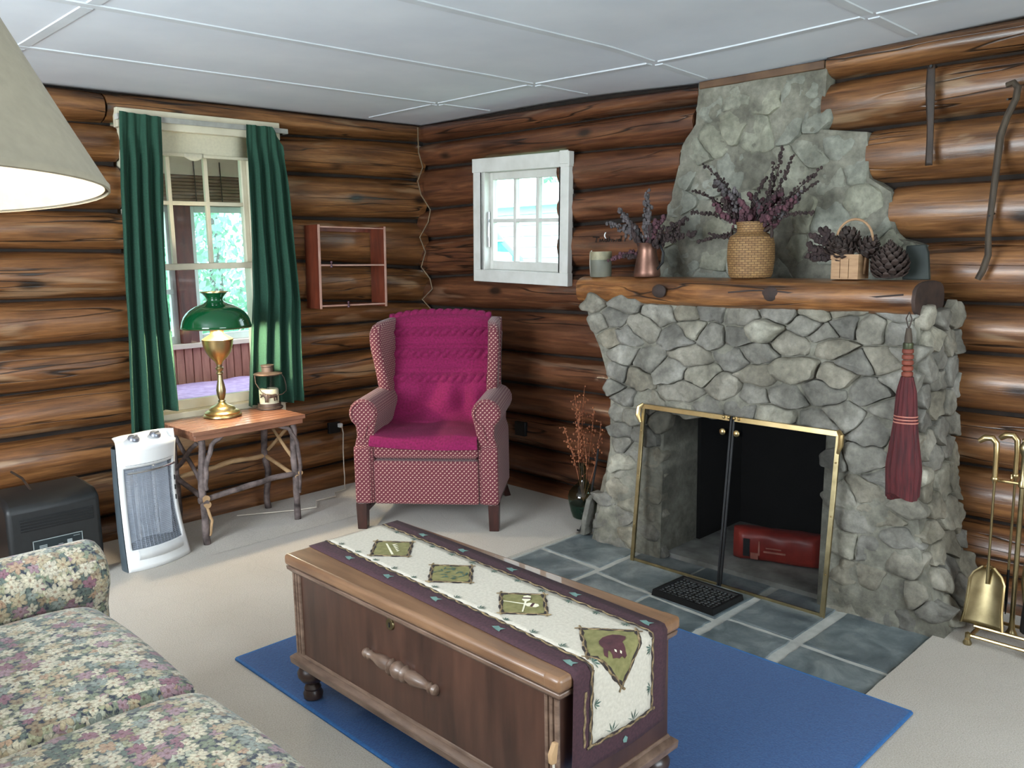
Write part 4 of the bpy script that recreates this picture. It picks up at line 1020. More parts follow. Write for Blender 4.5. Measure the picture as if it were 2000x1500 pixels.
# bear facing to the right, standing along the t axis (s grows downwards in the patch)
bear = [(440, 245), (500, 258), (545, 290), (535, 330), (500, 380), (512, 450), (545, 470), (535, 500), (490, 495), (470, 525), (430, 535), (395, 555), (370, 500), (355, 520), (345, 575), (315, 570), (330, 480), (305, 400), (310, 350), (350, 290), (395, 262)]
def bq(x, y):
    a, b = (y-395)*3.1e-4, (x-420)*3.1e-4
    return (s+a*.75+b*.64, t-a*.66+b*.77)
br = [bq(*p) for p in bear]
for x, y in ((418, 490), (465, 478)): shape('bear_eye', CREAMP, [bq(x-8, y-9), bq(x+8, y-9), bq(x+8, y+9), bq(x-8, y+9)], .0042)
shape('bear_applique', RUN_BROWN, br, .0036)
rs = random.Random(11)
for sd in (-1, 1):
    t_e = -.118 if sd < 0 else .105
    for i in range(13):
        s = .07+i*.105+(.04 if sd > 0 else 0)
        if s > S_END-.05: continue
        for q in range(5):
            a = R(-55+q*27); L = .022*rs.uniform(.8, 1.2)
            dt, ds = -sd*math.cos(a)*L, math.sin(a)*L
            shape('fir_needle', RUN_GREEN, [(s, t_e), (s+ds*.6-.0022, t_e+dt*.6), (s+ds, t_e+dt), (s+ds*.6+.0022, t_e+dt*.6)], .0026+.0001*q)
    for s in (.20, .42, .66, .93, 1.19):
        tt = (-.158 if sd < 0 else .146)
        shape('leaf_print', RUN_LEAF, [(s-.02, tt-.004), (s-.008, tt+.010), (s+.004, tt+.006), (s+.018, tt+.012), (s+.012, tt-.002), (s+.018, tt-.012), (s, tt-.010)], .0016)
shape('leaf_print', RUN_LEAF, [(S_END+.0, .0), (S_END+.008, .010), (S_END+.02, .006), (S_END+.016, -.006), (S_END+.008, -.009)], .0016)
for t in (-.05, .03):
    for q in range(4):
        a = R(-60+q*40); shape('fir_needle', RUN_GREEN, [(S_END-.03, t), (S_END-.03-.022*math.cos(a)*.6, t+.022*math.sin(a)*.6-.002), (S_END-.03-.03*math.cos(a), t+.03*math.sin(a)), (S_END-.03-.022*math.cos(a)*.6, t+.022*math.sin(a)*.6+.002)], .0026)

# wooden toggle on a white cord hanging by the chest end
tg = thing('wooden_cord_pull', 'small wooden toggle on a white cord at the near end of the chest', 'cord pull', (-2.462, -3.462, .352))
MB().prism([(-.010, .015), (.006, .012), (.013, .060), (.002, .062), (-.012, .038)], -.006, .006, lambda a, b, d: (a, d, b)).build('toggle', CUTWOOD, tg, bevel=.002)
MB().tube([(0, 0, .016), (.004, -.006, -.06), (.002, -.02, -.18), (.0, -.05, -.335), (.03, -.12, -.342), (.12, -.25, -.342)], .003, 6).build('cord', CHAIN_CORD, tg)

# ---- wing chair
wc = thing('wing_chair', 'maroon dotted wing chair with mahogany legs in the corner', 'armchair', (-.938, -1.128, 0), R(-51))
for x in (-.365, .365):
    MB().add([(x-.03, -.005, .15), (x+.03, -.005, .15), (x+.03, .055, .15), (x-.03, .055, .15), (x-.026, -.002, 0), (x+.026, -.002, 0), (x+.026, .05, 0), (x-.026, .05, 0)],
             [(0, 1, 2, 3), (7, 6, 5, 4), (0, 4, 5, 1), (1, 5, 6, 2), (2, 6, 7, 3), (3, 7, 4, 0)]).build('leg', CHAIR_LEG, wc, bevel=.003)
    MB().tube([(x*.9, .58, .16), (x*.93, .64, .08), (x*.97, .70, 0)], [.032, .028, .025], 4).build('leg', CHAIR_LEG, wc, sharp=30)
    B('stretcher', CHAIR_LEG, wc, x*.97-.012, x*.97+.012, .05, .64, .085, .115)
B('stretcher', CHAIR_LEG, wc, -.36, .36, .30, .325, .085, .115)
MB().box(-.288, .288, -.012, .06, .147, .388).build('front_panel', DOTS, wc, bevel=.014, seg=3)
MB().box(-.288, .288, -.006, .52, .398, .505).build('seat', DOTS, wc, bevel=.022, seg=3)
MB().box(-.30, .30, .05, .62, .15, .40).build('seat_frame', DOTS, wc, bevel=.01)
for sg in (-1, 1):
    prof = [(.288, .147), (.288, .46), (.282, .52), (.272, .575)]
    for i in range(13):
        a = R(205-i*21.5); prof.append((.335+.080*math.cos(a), .645+.080*math.sin(a)))
    prof += [(.378, .565), (.375, .52), (.386, .485), (.390, .46), (.390, .147)]
    MB().prism(prof, .0, .55, lambda a, b, d, sg=sg: (sg*a, d-.0, b)).build('arm', DOTS, wc, bevel=.012, seg=2, sharp=55)
    # welted scroll face
    sw = [(.335+.066*math.cos(R(250-i*24)), .645+.066*math.sin(R(250-i*24))) for i in range(14)]
    MB().tube([(sg*a, -.004, b) for a, b in [(.335, .50)]+sw], .005, 6).build('piping', DOTS, wc)
    MB().box(sg*.30 if sg > 0 else -.395, .395 if sg > 0 else -.30, -.014, .10, .147, .470).build('arm_front', DOTS, wc, bevel=.016, seg=3)
    # wing: an S-curved side panel, flaring outwards
    side = [(.66, .60), (.44, .60), (.40, .70), (.375, .74), (.365, .80), (.345, .88), (.315, .96), (.300, 1.02), (.308, 1.065), (.34, 1.092), (.40, 1.105), (.50, 1.112), (.62, 1.115), (.70, 1.09)]
    vs = []; fs = []; n = len(side); T2 = .062
    def wp_(v, z, k, sg=sg):
        fl_ = .308+.035*max(0, (.55-v)/.25)*min(1, max(0, (z-.62)/.3))
        return (sg*(fl_+k), v+.06*(z-.9), z)
    cv, cz = .52, .86
    rings = [(.94, -T2/2), (1.0, -T2*.28), (1.0, T2*.28), (.94, T2/2)]
    for r, k in rings:
        for v, z in side: vs.append(wp_(cv+(v-cv)*r, cz+(z-cz)*r, k))
    for q in range(3):
        for i in range(n): j = (i+1) % n; fs.append((q*n+i, q*n+j, (q+1)*n+j, (q+1)*n+i))
    fs.append(tuple(range(n))[::-1]); fs.append(tuple(range(3*n, 4*n)))
    MB().add(vs, fs).build('wing', DOTS, wc, bevel=.008, seg=2, sharp=70)
def backp(u, v):
    x = lerp(-.345, .345, u); z = lerp(.44, 1.108+.018*math.cos(x*4.2), v)
    y = .50+.13*(z-.44)/.70-.022*math.cos(x*4)*math.sin(min(1, v*1.1)*math.pi)**.5
    if v > .93: y += .05*((v-.93)/.07)**2
    return (x, y, z)
m = MB().grid(backp, 16, 24)
o = m.build('backrest', DOTS, wc, solid=.0); md = o.modifiers.new('t', 'SOLIDIFY'); md.thickness = .13; md.offset = -1
# knitted throw over the back and the seat
th = thing('knitted_throw', 'magenta cable knit throw draped over the wing chair', 'throw blanket', (-.938, -1.128, 0), R(-51))
PATH = [(.77, .93), (.745, 1.06), (.69, 1.140), (.635, 1.145), (.592, 1.115), (.575, 1.05), (.553, .95), (.53, .85), (.505, .74), (.485, .64), (.455, .555), (.38, .522), (.22, .522), (.07, .524), (.00, .517), (-.022, .495), (-.030, .462)]
SL = [0]
for (a, b), (c, d) in zip(PATH, PATH[1:]): SL.append(SL[-1]+math.hypot(c-a, d-b))
TOT = SL[-1]
def ppt(s):
    for i in range(len(SL)-1):
        if s <= SL[i+1]+1e-9:
            t = (s-SL[i])/(SL[i+1]-SL[i]); p0 = PATH[max(i-1, 0)]; p1 = PATH[i]; p2 = PATH[i+1]; p3 = PATH[min(i+2, len(PATH)-1)]
            f = lambda k: .5*(2*p1[k]+(p2[k]-p0[k])*t+(2*p0[k]-5*p1[k]+4*p2[k]-p3[k])*t*t+(3*p1[k]-p0[k]-3*p2[k]+p3[k])*t**3)
            return f(0), f(1)
    return PATH[-1]
def throw(u, v):
    s = v*TOT; y, z = ppt(s); y2, z2 = ppt(min(TOT, s+.004)); y1, z1 = ppt(max(0, s-.004)); L = math.hypot(y2-y1, z2-z1) or 1
    ny, nzv = -(z2-z1)/L, (y2-y1)/L
    if s > SL[3]: ny, nzv = (z2-z1)/L, -(y2-y1)/L
    else: ny, nzv = (z2-z1)/L, -(y2-y1)/L
    z_back = s < SL[10]
    wl = interp([(0, -.31), (SL[3], -.33), (SL[5], -.325), (SL[8], -.29), (SL[10], -.28), (SL[12], -.285), (SL[14], -.295), (TOT, -.30)], s)
    wr_ = interp([(0, .28), (SL[3], .285), (SL[5], .29), (SL[8], .275), (SL[10], .27), (SL[12], .275), (SL[14], .285), (TOT, .29)], s)
    x = lerp(wl, wr_, u)
    h = 0
    # cable rows across the throw
    for c_, w_ in ((SL[3]-.01, .022), (SL[5]+.015, .030), (SL[6]+.045, .030), (SL[7]+.09, .028)):
        q = (s-c_)/w_
        if abs(q) < 1: h += .022*(1-q*q)*(0.15+abs(math.sin(x*math.pi/.050+q*1.5)))
    for c_ in (SL[5]-.035, SL[5]+.062, SL[6]-.005, SL[6]+.095, SL[7]+.04):
        q = (s-c_)/.007
        if abs(q) < 1: h += .008*(1-q*q)
    fold = 0
    if SL[7] < s < SL[11]:
        e = math.sin((s-SL[7])/(SL[11]-SL[7])*math.pi); fold = e*(.024*math.sin(x*30+s*9+3*nz(x*4, s*4, 1))*e+.03*nz(x*8, s*6, 2)+.024)
    if s >= SL[11]: fold = .006*nz(x*9, s*8, 5)+.004*math.sin(x*14)
    hang = 0
    if s > SL[14]: hang = (s-SL[14])/(TOT-SL[14])*(.012*math.sin(u*3.0+.2)-.010+.018*abs(u-.02)*0)
    return (x, y+ny*(h+fold)-(.0 if s < SL[14] else .006), z+nzv*(h+fold)-hang-(.02*(u-.3) if s > SL[14] else 0)-(.030*abs(2*u-1.05)**3*max(0, 1-abs(s-SL[3])/.16))-.012*max(0, 1-abs(s-SL[3])/.25))
MB().grid(throw, 110, 190, lambda u, v: (u*.58, v*TOT)).build('cloth', THROW, th, solid=.006, sharp=85)

# ---- twig side table under the window
tb = thing('twig_side_table', 'rustic twig table with slatted red-brown top under the window', 'side table', (-1.60, -.29, 0))
TW, TD, TZ = .325, .205, .605
for i in range(7):
    y = -TD+i*(2*TD/7); o = MB().box(-TW, TW, y+.0035, y+2*TD/7-.0035, TZ-.012, TZ+.010).build('slat', TABLE_WOOD, tb, bevel=.0015)
B('top_apron', TABLE_WOOD, tb, -TW+.012, TW-.012, -TD+.012, -TD+.028, TZ-.04, TZ-.012); B('top_apron', TABLE_WOOD, tb, -TW+.012, TW-.012, TD-.028, TD-.012, TZ-.04, TZ-.012)
B('top_apron', TABLE_WOOD, tb, -TW+.012, -TW+.028, -TD+.028, TD-.028, TZ-.04, TZ-.012); B('top_apron', TABLE_WOOD, tb, TW-.028, TW-.012, -TD+.028, TD-.028, TZ-.04, TZ-.012)
B('slat_gap_shade', DARKGAP, tb, -TW+.014, TW-.014, -TD+.014, TD-.014, TZ-.012, TZ+.002, 0)  # dark sheet that paints shade into the gaps between the slats
def stick(name, pts, r, mat=BARK, sd=1.0):
    P = []; 
    for (a, b) in zip(pts, pts[1:]):
        for i in range(5): P.append(Vector(a).lerp(Vector(b), i/5))
    P.append(Vector(pts[-1])); n = len(P)
    Q = [p+Vector((nz(i*.4, sd, 1), nz(i*.4, sd, 5), nz(i*.4, sd, 9)))*r*.7*(1 if 0 < i < n-1 else 0) for i, p in enumerate(P)]
    rr = [r*(1+.18*nz(i*.7, sd, 3)) for i in range(n)]
    return MB().tube(Q, rr, 9).build(name, mat, tb)
lx0, lx1, ly0, ly1 = -.275, .262, -.165, .165
stick('leg', [(lx0, ly0, 0), (lx0-.005, ly0+.0, .25), (lx0+.005, ly0, .592)], .019, sd=1); stick('leg', [(lx1, ly0, 0), (lx1, ly0, .3), (lx1-.004, ly0, .592)], .019, sd=2)
stick('leg', [(lx0, ly1, 0), (lx0, ly1, .3), (lx0-.01, ly1, .592)], .019, sd=3); stick('leg', [(lx1+.0, ly1, 0), (lx1, ly1, .3), (lx1, ly1, .592)], .019, sd=4)
stick('stretcher', [(lx0-.03, ly0-.0, .245), (-.1, ly0-.012, .265), (.1, ly0-.01, .285), (lx1+.03, ly0, .28)], .016, sd=5)
stick('stretcher', [(lx0, ly1, .30), (0, ly1, .33), (lx1, ly1, .335)], .014, CUTWOOD, sd=6)
stick('stretcher', [(lx0, ly0-.03, .235), (lx0, ly1+.02, .32)], .014, sd=7); stick('stretcher', [(lx1, ly0-.02, .265), (lx1, ly1, .33)], .012, CUTWOOD, sd=8)
stick('brace', [(lx0+.01, ly0-.012, .30), (lx0+.012, ly0-.022, .42), (lx0+.05, ly0-.022, .53), (lx0+.12, ly0-.012, .575)], .013, sd=9)
stick('brace', [(lx1+.012, ly0-.012, .17), (lx1+.022, ly0-.022, .32), (lx1+.012, ly0-.02, .46), (lx1-.03, ly0-.02, .54), (lx1-.10, ly0-.01, .575)], .011, sd=10)
stick('brace', [(lx1, ly0+.02, .37), (lx1, ly1-.02, .57)], .010, CUTWOOD, sd=11); stick('brace', [(lx1+.01, ly1-.02, .37), (lx1+.01, ly0+.02, .57)], .010, CUTWOOD, sd=12)
stick('brace', [(lx0, ly0+.02, .33), (lx0, ly1-.01, .56)], .011, sd=13); stick('brace', [(lx0-.008, ly1-.02, .36), (lx0-.008, ly0+.03, .54)], .012, sd=14)
stick('brace', [(lx0-.01, ly0-.02, .25), (lx0+.03, ly0-.01, .13), (lx0+.012, ly0-.008, .05)], .008, CUTWOOD, sd=16)
for x, z in ((lx0-.028, .255), (lx0-.024, .222)): MB().lathe([(.001, -.004), (.018, -.004), (.018, .012)], 12, (x+.03, ly0-.025, z), 'y').build('cut_end', CUTWOOD, tb)
MB().lathe([(.001, -.004), (.014, -.004), (.014, .012)], 12, (lx1+.02, ly0-.022, .285), 'y').build('cut_end', CUTWOOD, tb)

# ---- brass table lamp with a green glass shade (lit)
LX, LY, LZ = -1.612, -.185, TZ+.010
lp = thing('brass_table_lamp', 'brass oil-style table lamp with green dome shade on the twig table', 'lamp', (LX, LY, LZ))
MB().lathe([(.001, .0), (.098, .0), (.104, .006), (.102, .014), (.094, .018), (.096, .026), (.088, .034), (.072, .040), (.066, .052), (.050, .062), (.030, .070), (.020, .080), (.016, .084)], 32).build('base', BRASS, lp)
MB().lathe([(.014, .08), (.022, .088), (.014, .096), (.018, .104), (.024, .125), (.026, .15), (.021, .18), (.015, .205), (.013, .235), (.020, .242), (.020, .248), (.012, .254), (.022, .268), (.022, .274), (.014, .28), (.016, .30)], 20).build('stem', BRASS_OLD, lp)
MB().lathe([(.014, .29), (.024, .31), (.05, .335), (.068, .362), (.078, .395), (.082, .425), (.084, .432), (.080, .436), (.058, .45), (.042, .458), (.036, .468), (.036, .478), (.042, .482), (.042, .492), (.034, .498), (.026, .512), (.034, .53), (.03, .545)], 28).build('font', BRASS, lp)
GAL = []
for i in range(3):
    a = 2*math.pi*i/3+.4; MB().tube([(.03*math.cos(a), .03*math.sin(a), .485), (.05*math.cos(a), .05*math.sin(a), .505), (.075*math.cos(a), .075*math.sin(a), .545)], .003, 6).build('shade_arm', BRASS_OLD, lp)
MB().tube([(.077*math.cos(a*math.pi/16), .077*math.sin(a*math.pi/16), .545) for a in range(33)], .003, 6).build('shade_ring', BRASS_OLD, lp)
MB().lathe([(.024, .50), (.036, .53), (.038, .55), (.032, .58), (.028, .64), (.026, .67)], 18, cap=False).build('chimney', LGLASS, lp)
prof = [(.182, .497), (.186, .503), (.183, .512)]+[(.181*math.cos(R(a)), .512+.124*math.sin(R(a))) for a in range(6, 74, 7)]+[(.046, .640), (.042, .650), (.046, .662), (.064, .683), (.070, .690)]
MB().lathe(prof, 40, cap=False).build('shade', GREEN_GLASS, lp, sharp=60)
MB().lathe([(r*.972-.001, z-.002) for r, z in prof[:-3]], 40, cap=False).build('shade_lining', INNER_GLASS, lp)
MB().lathe([(.068, .688), (.072, .688), (.072, .693), (.068, .693), (.068, .688)], 30, cap=False).build('shade_rim', BRASS, lp)
MB().tube([(.184*math.cos(a*math.pi/20), .184*math.sin(a*math.pi/20), .497) for a in range(41)], .003, 6).build('shade_rim', BRASS_OLD, lp)
MB().ball((0, 0, .568), .020, 12, 8, (1, 1, 1.3)).build('bulb', BULB_W, lp)
pd = bpy.data.lights.new('table_lamp_bulb', 'POINT'); pd.energy = 40; pd.color = (1.0, .86, .62); pd.shadow_soft_size = .03
po = bpy.data.objects.new('table_lamp_bulb', pd); COL.objects.link(po); po.parent = lp; po.location = (.0, -.085, .514)

# ---- lantern with a moose cut-out and candle
ln = thing('candle_lantern', 'small brown metal candle lantern with moose silhouette on the table corner', 'lantern', (-1.312, -.165, LZ))
MB().lathe([(.001, 0), (.072, 0), (.076, .004), (.076, .012), (.066, .016), (.066, .036), (.064, .036), (.064, .014), (.001, .013)], 28).build('base', LANTERN_METAL, ln)
MB().lathe([(.063, .04), (.063, .20)], 28, cap=False).build('glass_cylinder', LGLASS, ln)
MB().lathe([(.030, .218), (.045, .214), (.078, .209), (.082, .205), (.080, .200), (.05, .199), (.030, .204), (.030, .218)], 28).build('lid', LANTERN_METAL, ln)
MB().lathe([(.034, .215), (.034, .245), (.038, .248), (.038, .256), (.001, .258)], 20, cap=False).build('vent_cap', LANTERN_METAL, ln)
MB().tube([(.083, 0, .20), (.098, -.01, .17), (.102, -.02, .13), (.085, -.05, .10), (.045, -.078, .088), (0, -.088, .086), (-.045, -.078, .09), (-.072, -.05, .11), (-.09, -.02, .16), (-.083, 0, .20)], .0028, 6).build('handle', LANTERN_METAL, ln)
moose = [(-.055, .074), (-.05, .086), (-.058, .092), (-.05, .098), (-.044, .092), (-.036, .094), (-.042, .104), (-.032, .100), (-.028, .094), (-.012, .098), (.012, .092), (.034, .094), (.046, .090), (.050, .078), (.048, .052), (.042, .052), (.040, .070), (.032, .072), (.034, .052), (.027, .052), (.024, .072), (-.004, .070), (-.006, .046), (-.013, .046), (-.014, .066), (-.018, .046), (-.025, .046), (-.025, .070), (-.032, .080), (-.042, .078), (-.05, .072)]
bm = bmesh.new(); bm.faces.new([bm.verts.new((a, b, 0)) for a, b in moose]); bmesh.ops.triangulate(bm, faces=bm.faces[:])
q = -.06
while q < .06: bmesh.ops.bisect_plane(bm, geom=bm.verts[:]+bm.edges[:]+bm.faces[:], plane_co=(q, 0, 0), plane_no=(1, 0, 0)); q += .01
bm.verts.index_update(); A0 = R(-118)
mv = [(.0668*math.cos(A0+v.co.x/.066), .0668*math.sin(A0+v.co.x/.066), v.co.y) for v in bm.verts]; mf = [[v.index for v in f.verts] for f in bm.faces]; bm.free()
MB().add(mv, mf).build('moose_cutout', LANTERN_METAL, ln, solid=.001)
cd = thing('pillar_candle', 'cream pillar candle standing inside the moose lantern', 'candle', (-1.312, -.165, LZ+.014))
MB().lathe([(.001, 0), (.054, 0), (.055, .004), (.055, .098), (.050, .104), (.01, .100), (.001, .100)], 24).build('wax', CANDLE, cd)
MB().tube([(0, 0, .098), (.001, 0, .114)], .0015, 5).build('wick', BLACK_IRON, cd)

# ---- curtains, rod, roller shade
rod = thing('curtain_rod', 'flat white curtain rod under the window head casing', 'curtain rod', (-1.5, -.06, 2.212))
MB().box(-.50, .47, -.005, .003, -.014, .014).build('rail', simple('grey_white_rod', (170, 168, 160), (150, 148, 142), .4, .2, bump=0), rod, bevel=.002)
for x in (-.495, .465): B('return', WHITE_PAINT, rod, x-.004, x+.004, .003, .045, -.014, .014, .001)
def curtain(label, top0, top1, mid0, mid1, bot0, bot1, ztop, zbotf, nf, ph, hookz=None):
    c = thing('curtain', label, 'curtain', ((bot0+bot1)/2, -.075, 0)); cx = (bot0+bot1)/2
    def fn(u, v):
        zt = ztop(u); zb = zbotf(u); z = lerp(zt, zb, v)
        x0 = interp([(0, top0), (.25, lerp(top0, mid0, .6)), (.6, mid0), (1, bot0)], v); x1 = interp([(0, top1), (.3, lerp(top1, mid1, .6)), (.6, mid1), (1, bot1)], v)
        amp = interp([(0, .006), (.06, .008), (.15, .024), (.5, .034), (1, .042)], v)
        uu = u+.02*nz(u*3, v*2, ph)
        w = math.sin(uu*nf*2*math.pi+ph+.5*nz(0, v*1.5, ph))
        w = math.copysign(abs(w)**.75, w)
        y = -.012-amp*(w*.9+.35*math.sin(uu*nf*4*math.pi+1.3*ph))+.01*nz(u*4, v*3, 9)
        return (lerp(x0, x1, u)-cx+.006*nz(u*6, v*4, ph), y-.02*max(0, v-.72), z)
    MB().grid(fn, 90, 50, lambda u, v: (u*.9, v*1.7)).build('panel', GREEN_CURTAIN, c, solid=.002, sharp=180)
    MB().grid(lambda u, v: (lambda p: (p[0], p[1]-.004, p[2]))(fn(u, lerp(.955, .999, v))), 90, 3, lambda u, v: (u*.9, v*.07)).build('hem', GREEN_CURTAIN, c, sharp=180)
    MB().grid(lambda u, v: (lambda p: (p[0], p[1]-.004, p[2]))(fn(u, lerp(.0, .035, v))), 90, 3, lambda u, v: (u*.9, v*.07)).build('heading', GREEN_CURTAIN, c, sharp=180)
    return c
curtain('dark green curtain hanging left of the window, longer outer edge', -2.0, -1.785, -2.055, -1.825, -2.09, -1.81, lambda u: 2.232-.01*u, lambda u: .575+(.10 if u > .62 else 0)*min(1, (u-.62)/.06), 3.6, .4)
curtain('dark green curtain hanging right of the window above the lantern', -1.31, -1.085, -1.335, -1.04, -1.405, -1.065, lambda u: 2.226-(0 if u < .72 else (u-.72)*.38), lambda u: .63-.01*u, 3.8, 2.1)
rs_ = thing('roller_shade', 'cream roller shade drawn up at the top of the porch window', 'window shade', (-1.58, .03, 2.10))
MB().grid(lambda u, v: (lerp(-.34, .34, u), -.012, lerp(-.055, .08, v)), 6, 6).build('shade_cloth', ROLLER, rs_, solid=.001)
MB().tube([(-.345, -.0, .085), (.345, -.0, .085)], .018, 12).build('roller', ROLLER, rs_)
B('hem_bar', ROLLER, rs_, -.34, .34, -.018, -.010, -.062, -.044, .003)
MB().grid(lambda u, v: (lerp(-.055, .055, u), -.019, -.062+.022*v-.020*math.sin(u*math.pi)*(1-v)), 10, 3).build('pull_tab', ROLLER, rs_, solid=.001)

# ---- hanging shelf
sh = thing('wall_shelf', 'open two-tier cherry wood wall shelf right of the curtains', 'shelf', (-.685, -.005, 1.165))
sh.rotation_euler = (0, R(1.2), 0)
for x in (-.248, .236): 
    B('side_panel', SHELF_WOOD, sh, x, x+.014, -.15, .0, 0, .505); B('side_edge', SHELF_EDGE, sh, x-.0005, x+.0145, -.153, -.149, .0, .505, .001)
for z in (.012, .258):
    B('shelf_board', SHELF_WOOD, sh, -.236, .238, -.145, .0, z, z+.010, .001); B('shelf_edge', SHELF_EDGE, sh, -.236, .238, -.149, -.145, z, z+.010, .001)
B('top_rail', SHELF_EDGE, sh, -.236, .238, -.148, -.138, .488, .496, .002); B('back_rail', SHELF_WOOD, sh, -.236, .238, -.010, .0, .47, .500, .002)
for x, z in ((-.16, .262), (-.045, .016)):
    MB().lathe([(.001, -.012), (.008, -.012), (.008, -.002), (.004, 0), (.004, .012), (.008, .016), (.007, .024), (.001, .026)], 10, (x, -.152, z)).build('peg', simple('purple_brown_peg', (84, 50, 62), (62, 36, 46), .5, bump=0), sh)

# ---- tower quartz heater
qh = thing('tower_heater', 'white and grey tower heater with wire guard beside the twig table', 'heater', (-2.165, -.46, 0), R(11.5))
HW = .170
def hwid(z): return HW*(1.0-.10*math.sin(min(1, z/.62)*math.pi*.9)-.03*(z/.62))
def hfront(u, z):
    q = z/.62
    return -.030-.042*(1-u*u)-.035*(1-q)**1.6+.028*math.sin(q*math.pi)
def shell(u, v):
    z = lerp(.0, .60, v); uu = lerp(-1, 1, u); return (uu*hwid(z), hfront(uu, z), z)
U0, U1, V0, V1 = .09, .93, .17, .82
m = MB().grid(shell, 26, 30, skip=lambda u, v: U0 < u < U1 and V0 < v < V1)
o = m.build('front_cover', WHITE_PLASTIC, qh, solid=.0); md = o.modifiers.new('t', 'SOLIDIFY'); md.thickness = .012; md.offset = 0
def side_shell(u, v):
    z = lerp(.0, .60, v); a = lerp(0, math.pi, u); w = hwid(z)*1.01
    return (-w*math.cos(a), hfront(1, z)+.004+.145*math.sin(a)**.7*(1-.25*v), z)
MB().grid(side_shell, 24, 16).build('rear_cover', GREY_PLASTIC, qh)
def top_shell(u, v):
    uu = lerp(-1, 1, u); w = hwid(.60); yf = hfront(uu, .60); yb = hfront(1, .6)+.005+.108*math.sqrt(max(0, 1-uu*uu))
    e = v*(1-v)*4
    return (uu*w, lerp(yf, yb, v), .598+.035*v+.016*e**.5*(1-uu*uu)-.014*(v)**4*0+(.014*(abs(uu))*v))
MB().grid(top_shell, 24, 14).build('control_top', WHITE_PLASTIC, qh)
for x in (-.055, .062):
    kb = MB().lathe([(.001, .016), (.022, .016), (.026, .012), (.028, 0)], 20).box(-.022, .022, -.004, .004, .012, .022).build('dial', simple('silver_dial', (150, 152, 160), (120, 122, 130), .3, .6, bump=0), qh, bevel=.001)
    kb.location = (x, -.012, .628); kb.rotation_euler = (R(22), 0, R(25))
m = MB().grid(lambda u, v: (lambda q: (q[0], q[1]+.004, q[2]))(shell(lerp(U0, U1, u), lerp(V0, V1, v))), 20, 22)
m.build('wire_guard', HEATER_MESH, qh)
m = MB()
for i in range(46):
    v = lerp(V0, V1, i/45); m.tube([(lambda q: (q[0], q[1]-.0005, q[2]))(shell(lerp(U0, U1, j/10), v)) for j in range(11)], .0009, 4)
for j in range(15):
    u = lerp(U0, U1, j/14); m.tube([(lambda q: (q[0], q[1]-.0005, q[2]))(shell(u, lerp(V0, V1, i/12))) for i in range(13)], .0009, 4)
tag(m.build('guard_wires', simple('steel_guard_wire', (170, 176, 188), (140, 146, 158), .4, .6, bump=0), qh), kind='stuff')
MB().grid(lambda u, v: (lerp(-.125, .125, u), .0+.05*math.sin(u*math.pi), lerp(.11, .49, v)), 14, 4).build('reflector', simple('dull_reflector', (214, 221, 232), (190, 198, 210), .35, .2, bump=0), qh)
for x in (-.055, .045):
    q_ = MB().lathe([(.004, .12), (.010, .125), (.010, .475), (.004, .48)], 12, (x, .0, 0)).build('quartz_tube', simple('quartz_tube_glass', (206, 210, 216), (180, 184, 190), .2, .2, bump=0), qh)
def hb(v, k): return [(lambda q: (q[0], q[1]-k, q[2]))(shell(lerp(.10, .95, i/12), v)) for i in range(13)]
MB().tube(hb(.795, .016), .0055, 8).build('guard_bar', CHROME, qh)
MB().tube(hb(.855, .004), .0028, 6).build('groove', GREY_PLASTIC, qh)
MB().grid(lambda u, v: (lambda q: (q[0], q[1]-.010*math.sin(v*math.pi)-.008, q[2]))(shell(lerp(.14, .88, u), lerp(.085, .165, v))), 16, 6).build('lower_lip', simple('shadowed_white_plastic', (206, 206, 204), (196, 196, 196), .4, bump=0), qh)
for i, z in enumerate((.41, .36, .31)): MB().box(.112, .116, -.07, -.064, z-.012, z+.012).build('rating_mark', BLACK_PLASTIC, qh)

# ---- black box heater by the wall
bh = thing('box_heater', 'black box heater with control panel against wall behind the sofa arm', 'heater', (-2.59, -.32, 0), R(0))
MB().prism([(-.155, 0), (.15, 0), (.15, .435), (.05, .435), (-.10, .428), (-.155, .395)], -.20, .20, lambda a, b, d: (d, a, b)).build('case', BLACK_PLASTIC, bh, bevel=.022, seg=3)
B('air_outlet', DARK_VOID, bh, -.15, .165, -.159, -.152, .285, .345, .002); 
for i in range(4): B('louver', BLACK_PLASTIC, bh, -.148, .163, -.162, -.153, .292+i*.014, .296+i*.014, .001)
PANELW = simple('panel_outline_print', (150, 158, 158), (130, 138, 138), .5, bump=0)
B('control_panel', simple('dark_teal_panel', (28, 40, 44), (22, 32, 36), .35, bump=0), bh, -.105, .105, -.159, -.153, .12, .235, .002)
for x0, x1, z0, z1 in ((-.105, .105, .233, .236), (-.106, -.103, .12, .236), (.103, .106, .12, .236)): B('panel_outline', PANELW, bh, x0, x1, -.161, -.158, z0, z1, 0)
for z in (.178, .185, .192, .199, .206): B('panel_icon', PANELW, bh, -.08, -.048, -.161, -.158, z, z+.004, 0)
B('panel_icon', PANELW, bh, .038, .06, -.161, -.158, .178, .212, .003); B('panel_icon', PANELW, bh, .0, .02, -.161, -.158, .198, .200, 0); B('panel_icon', PANELW, bh, .066, .094, -.161, -.158, .222, .224, 0)
MB().tube([(-.045, .02, .43), (-.05, .12, .47), (-.055, .28, .475)], .006, 6).build('cord', LEATHER, bh)

# ---- floral sofa
sf_ = thing('floral_sofa', 'floral tapestry sofa with rolled arm in the near left corner', 'sofa', (-3.36, -2.95, 0))
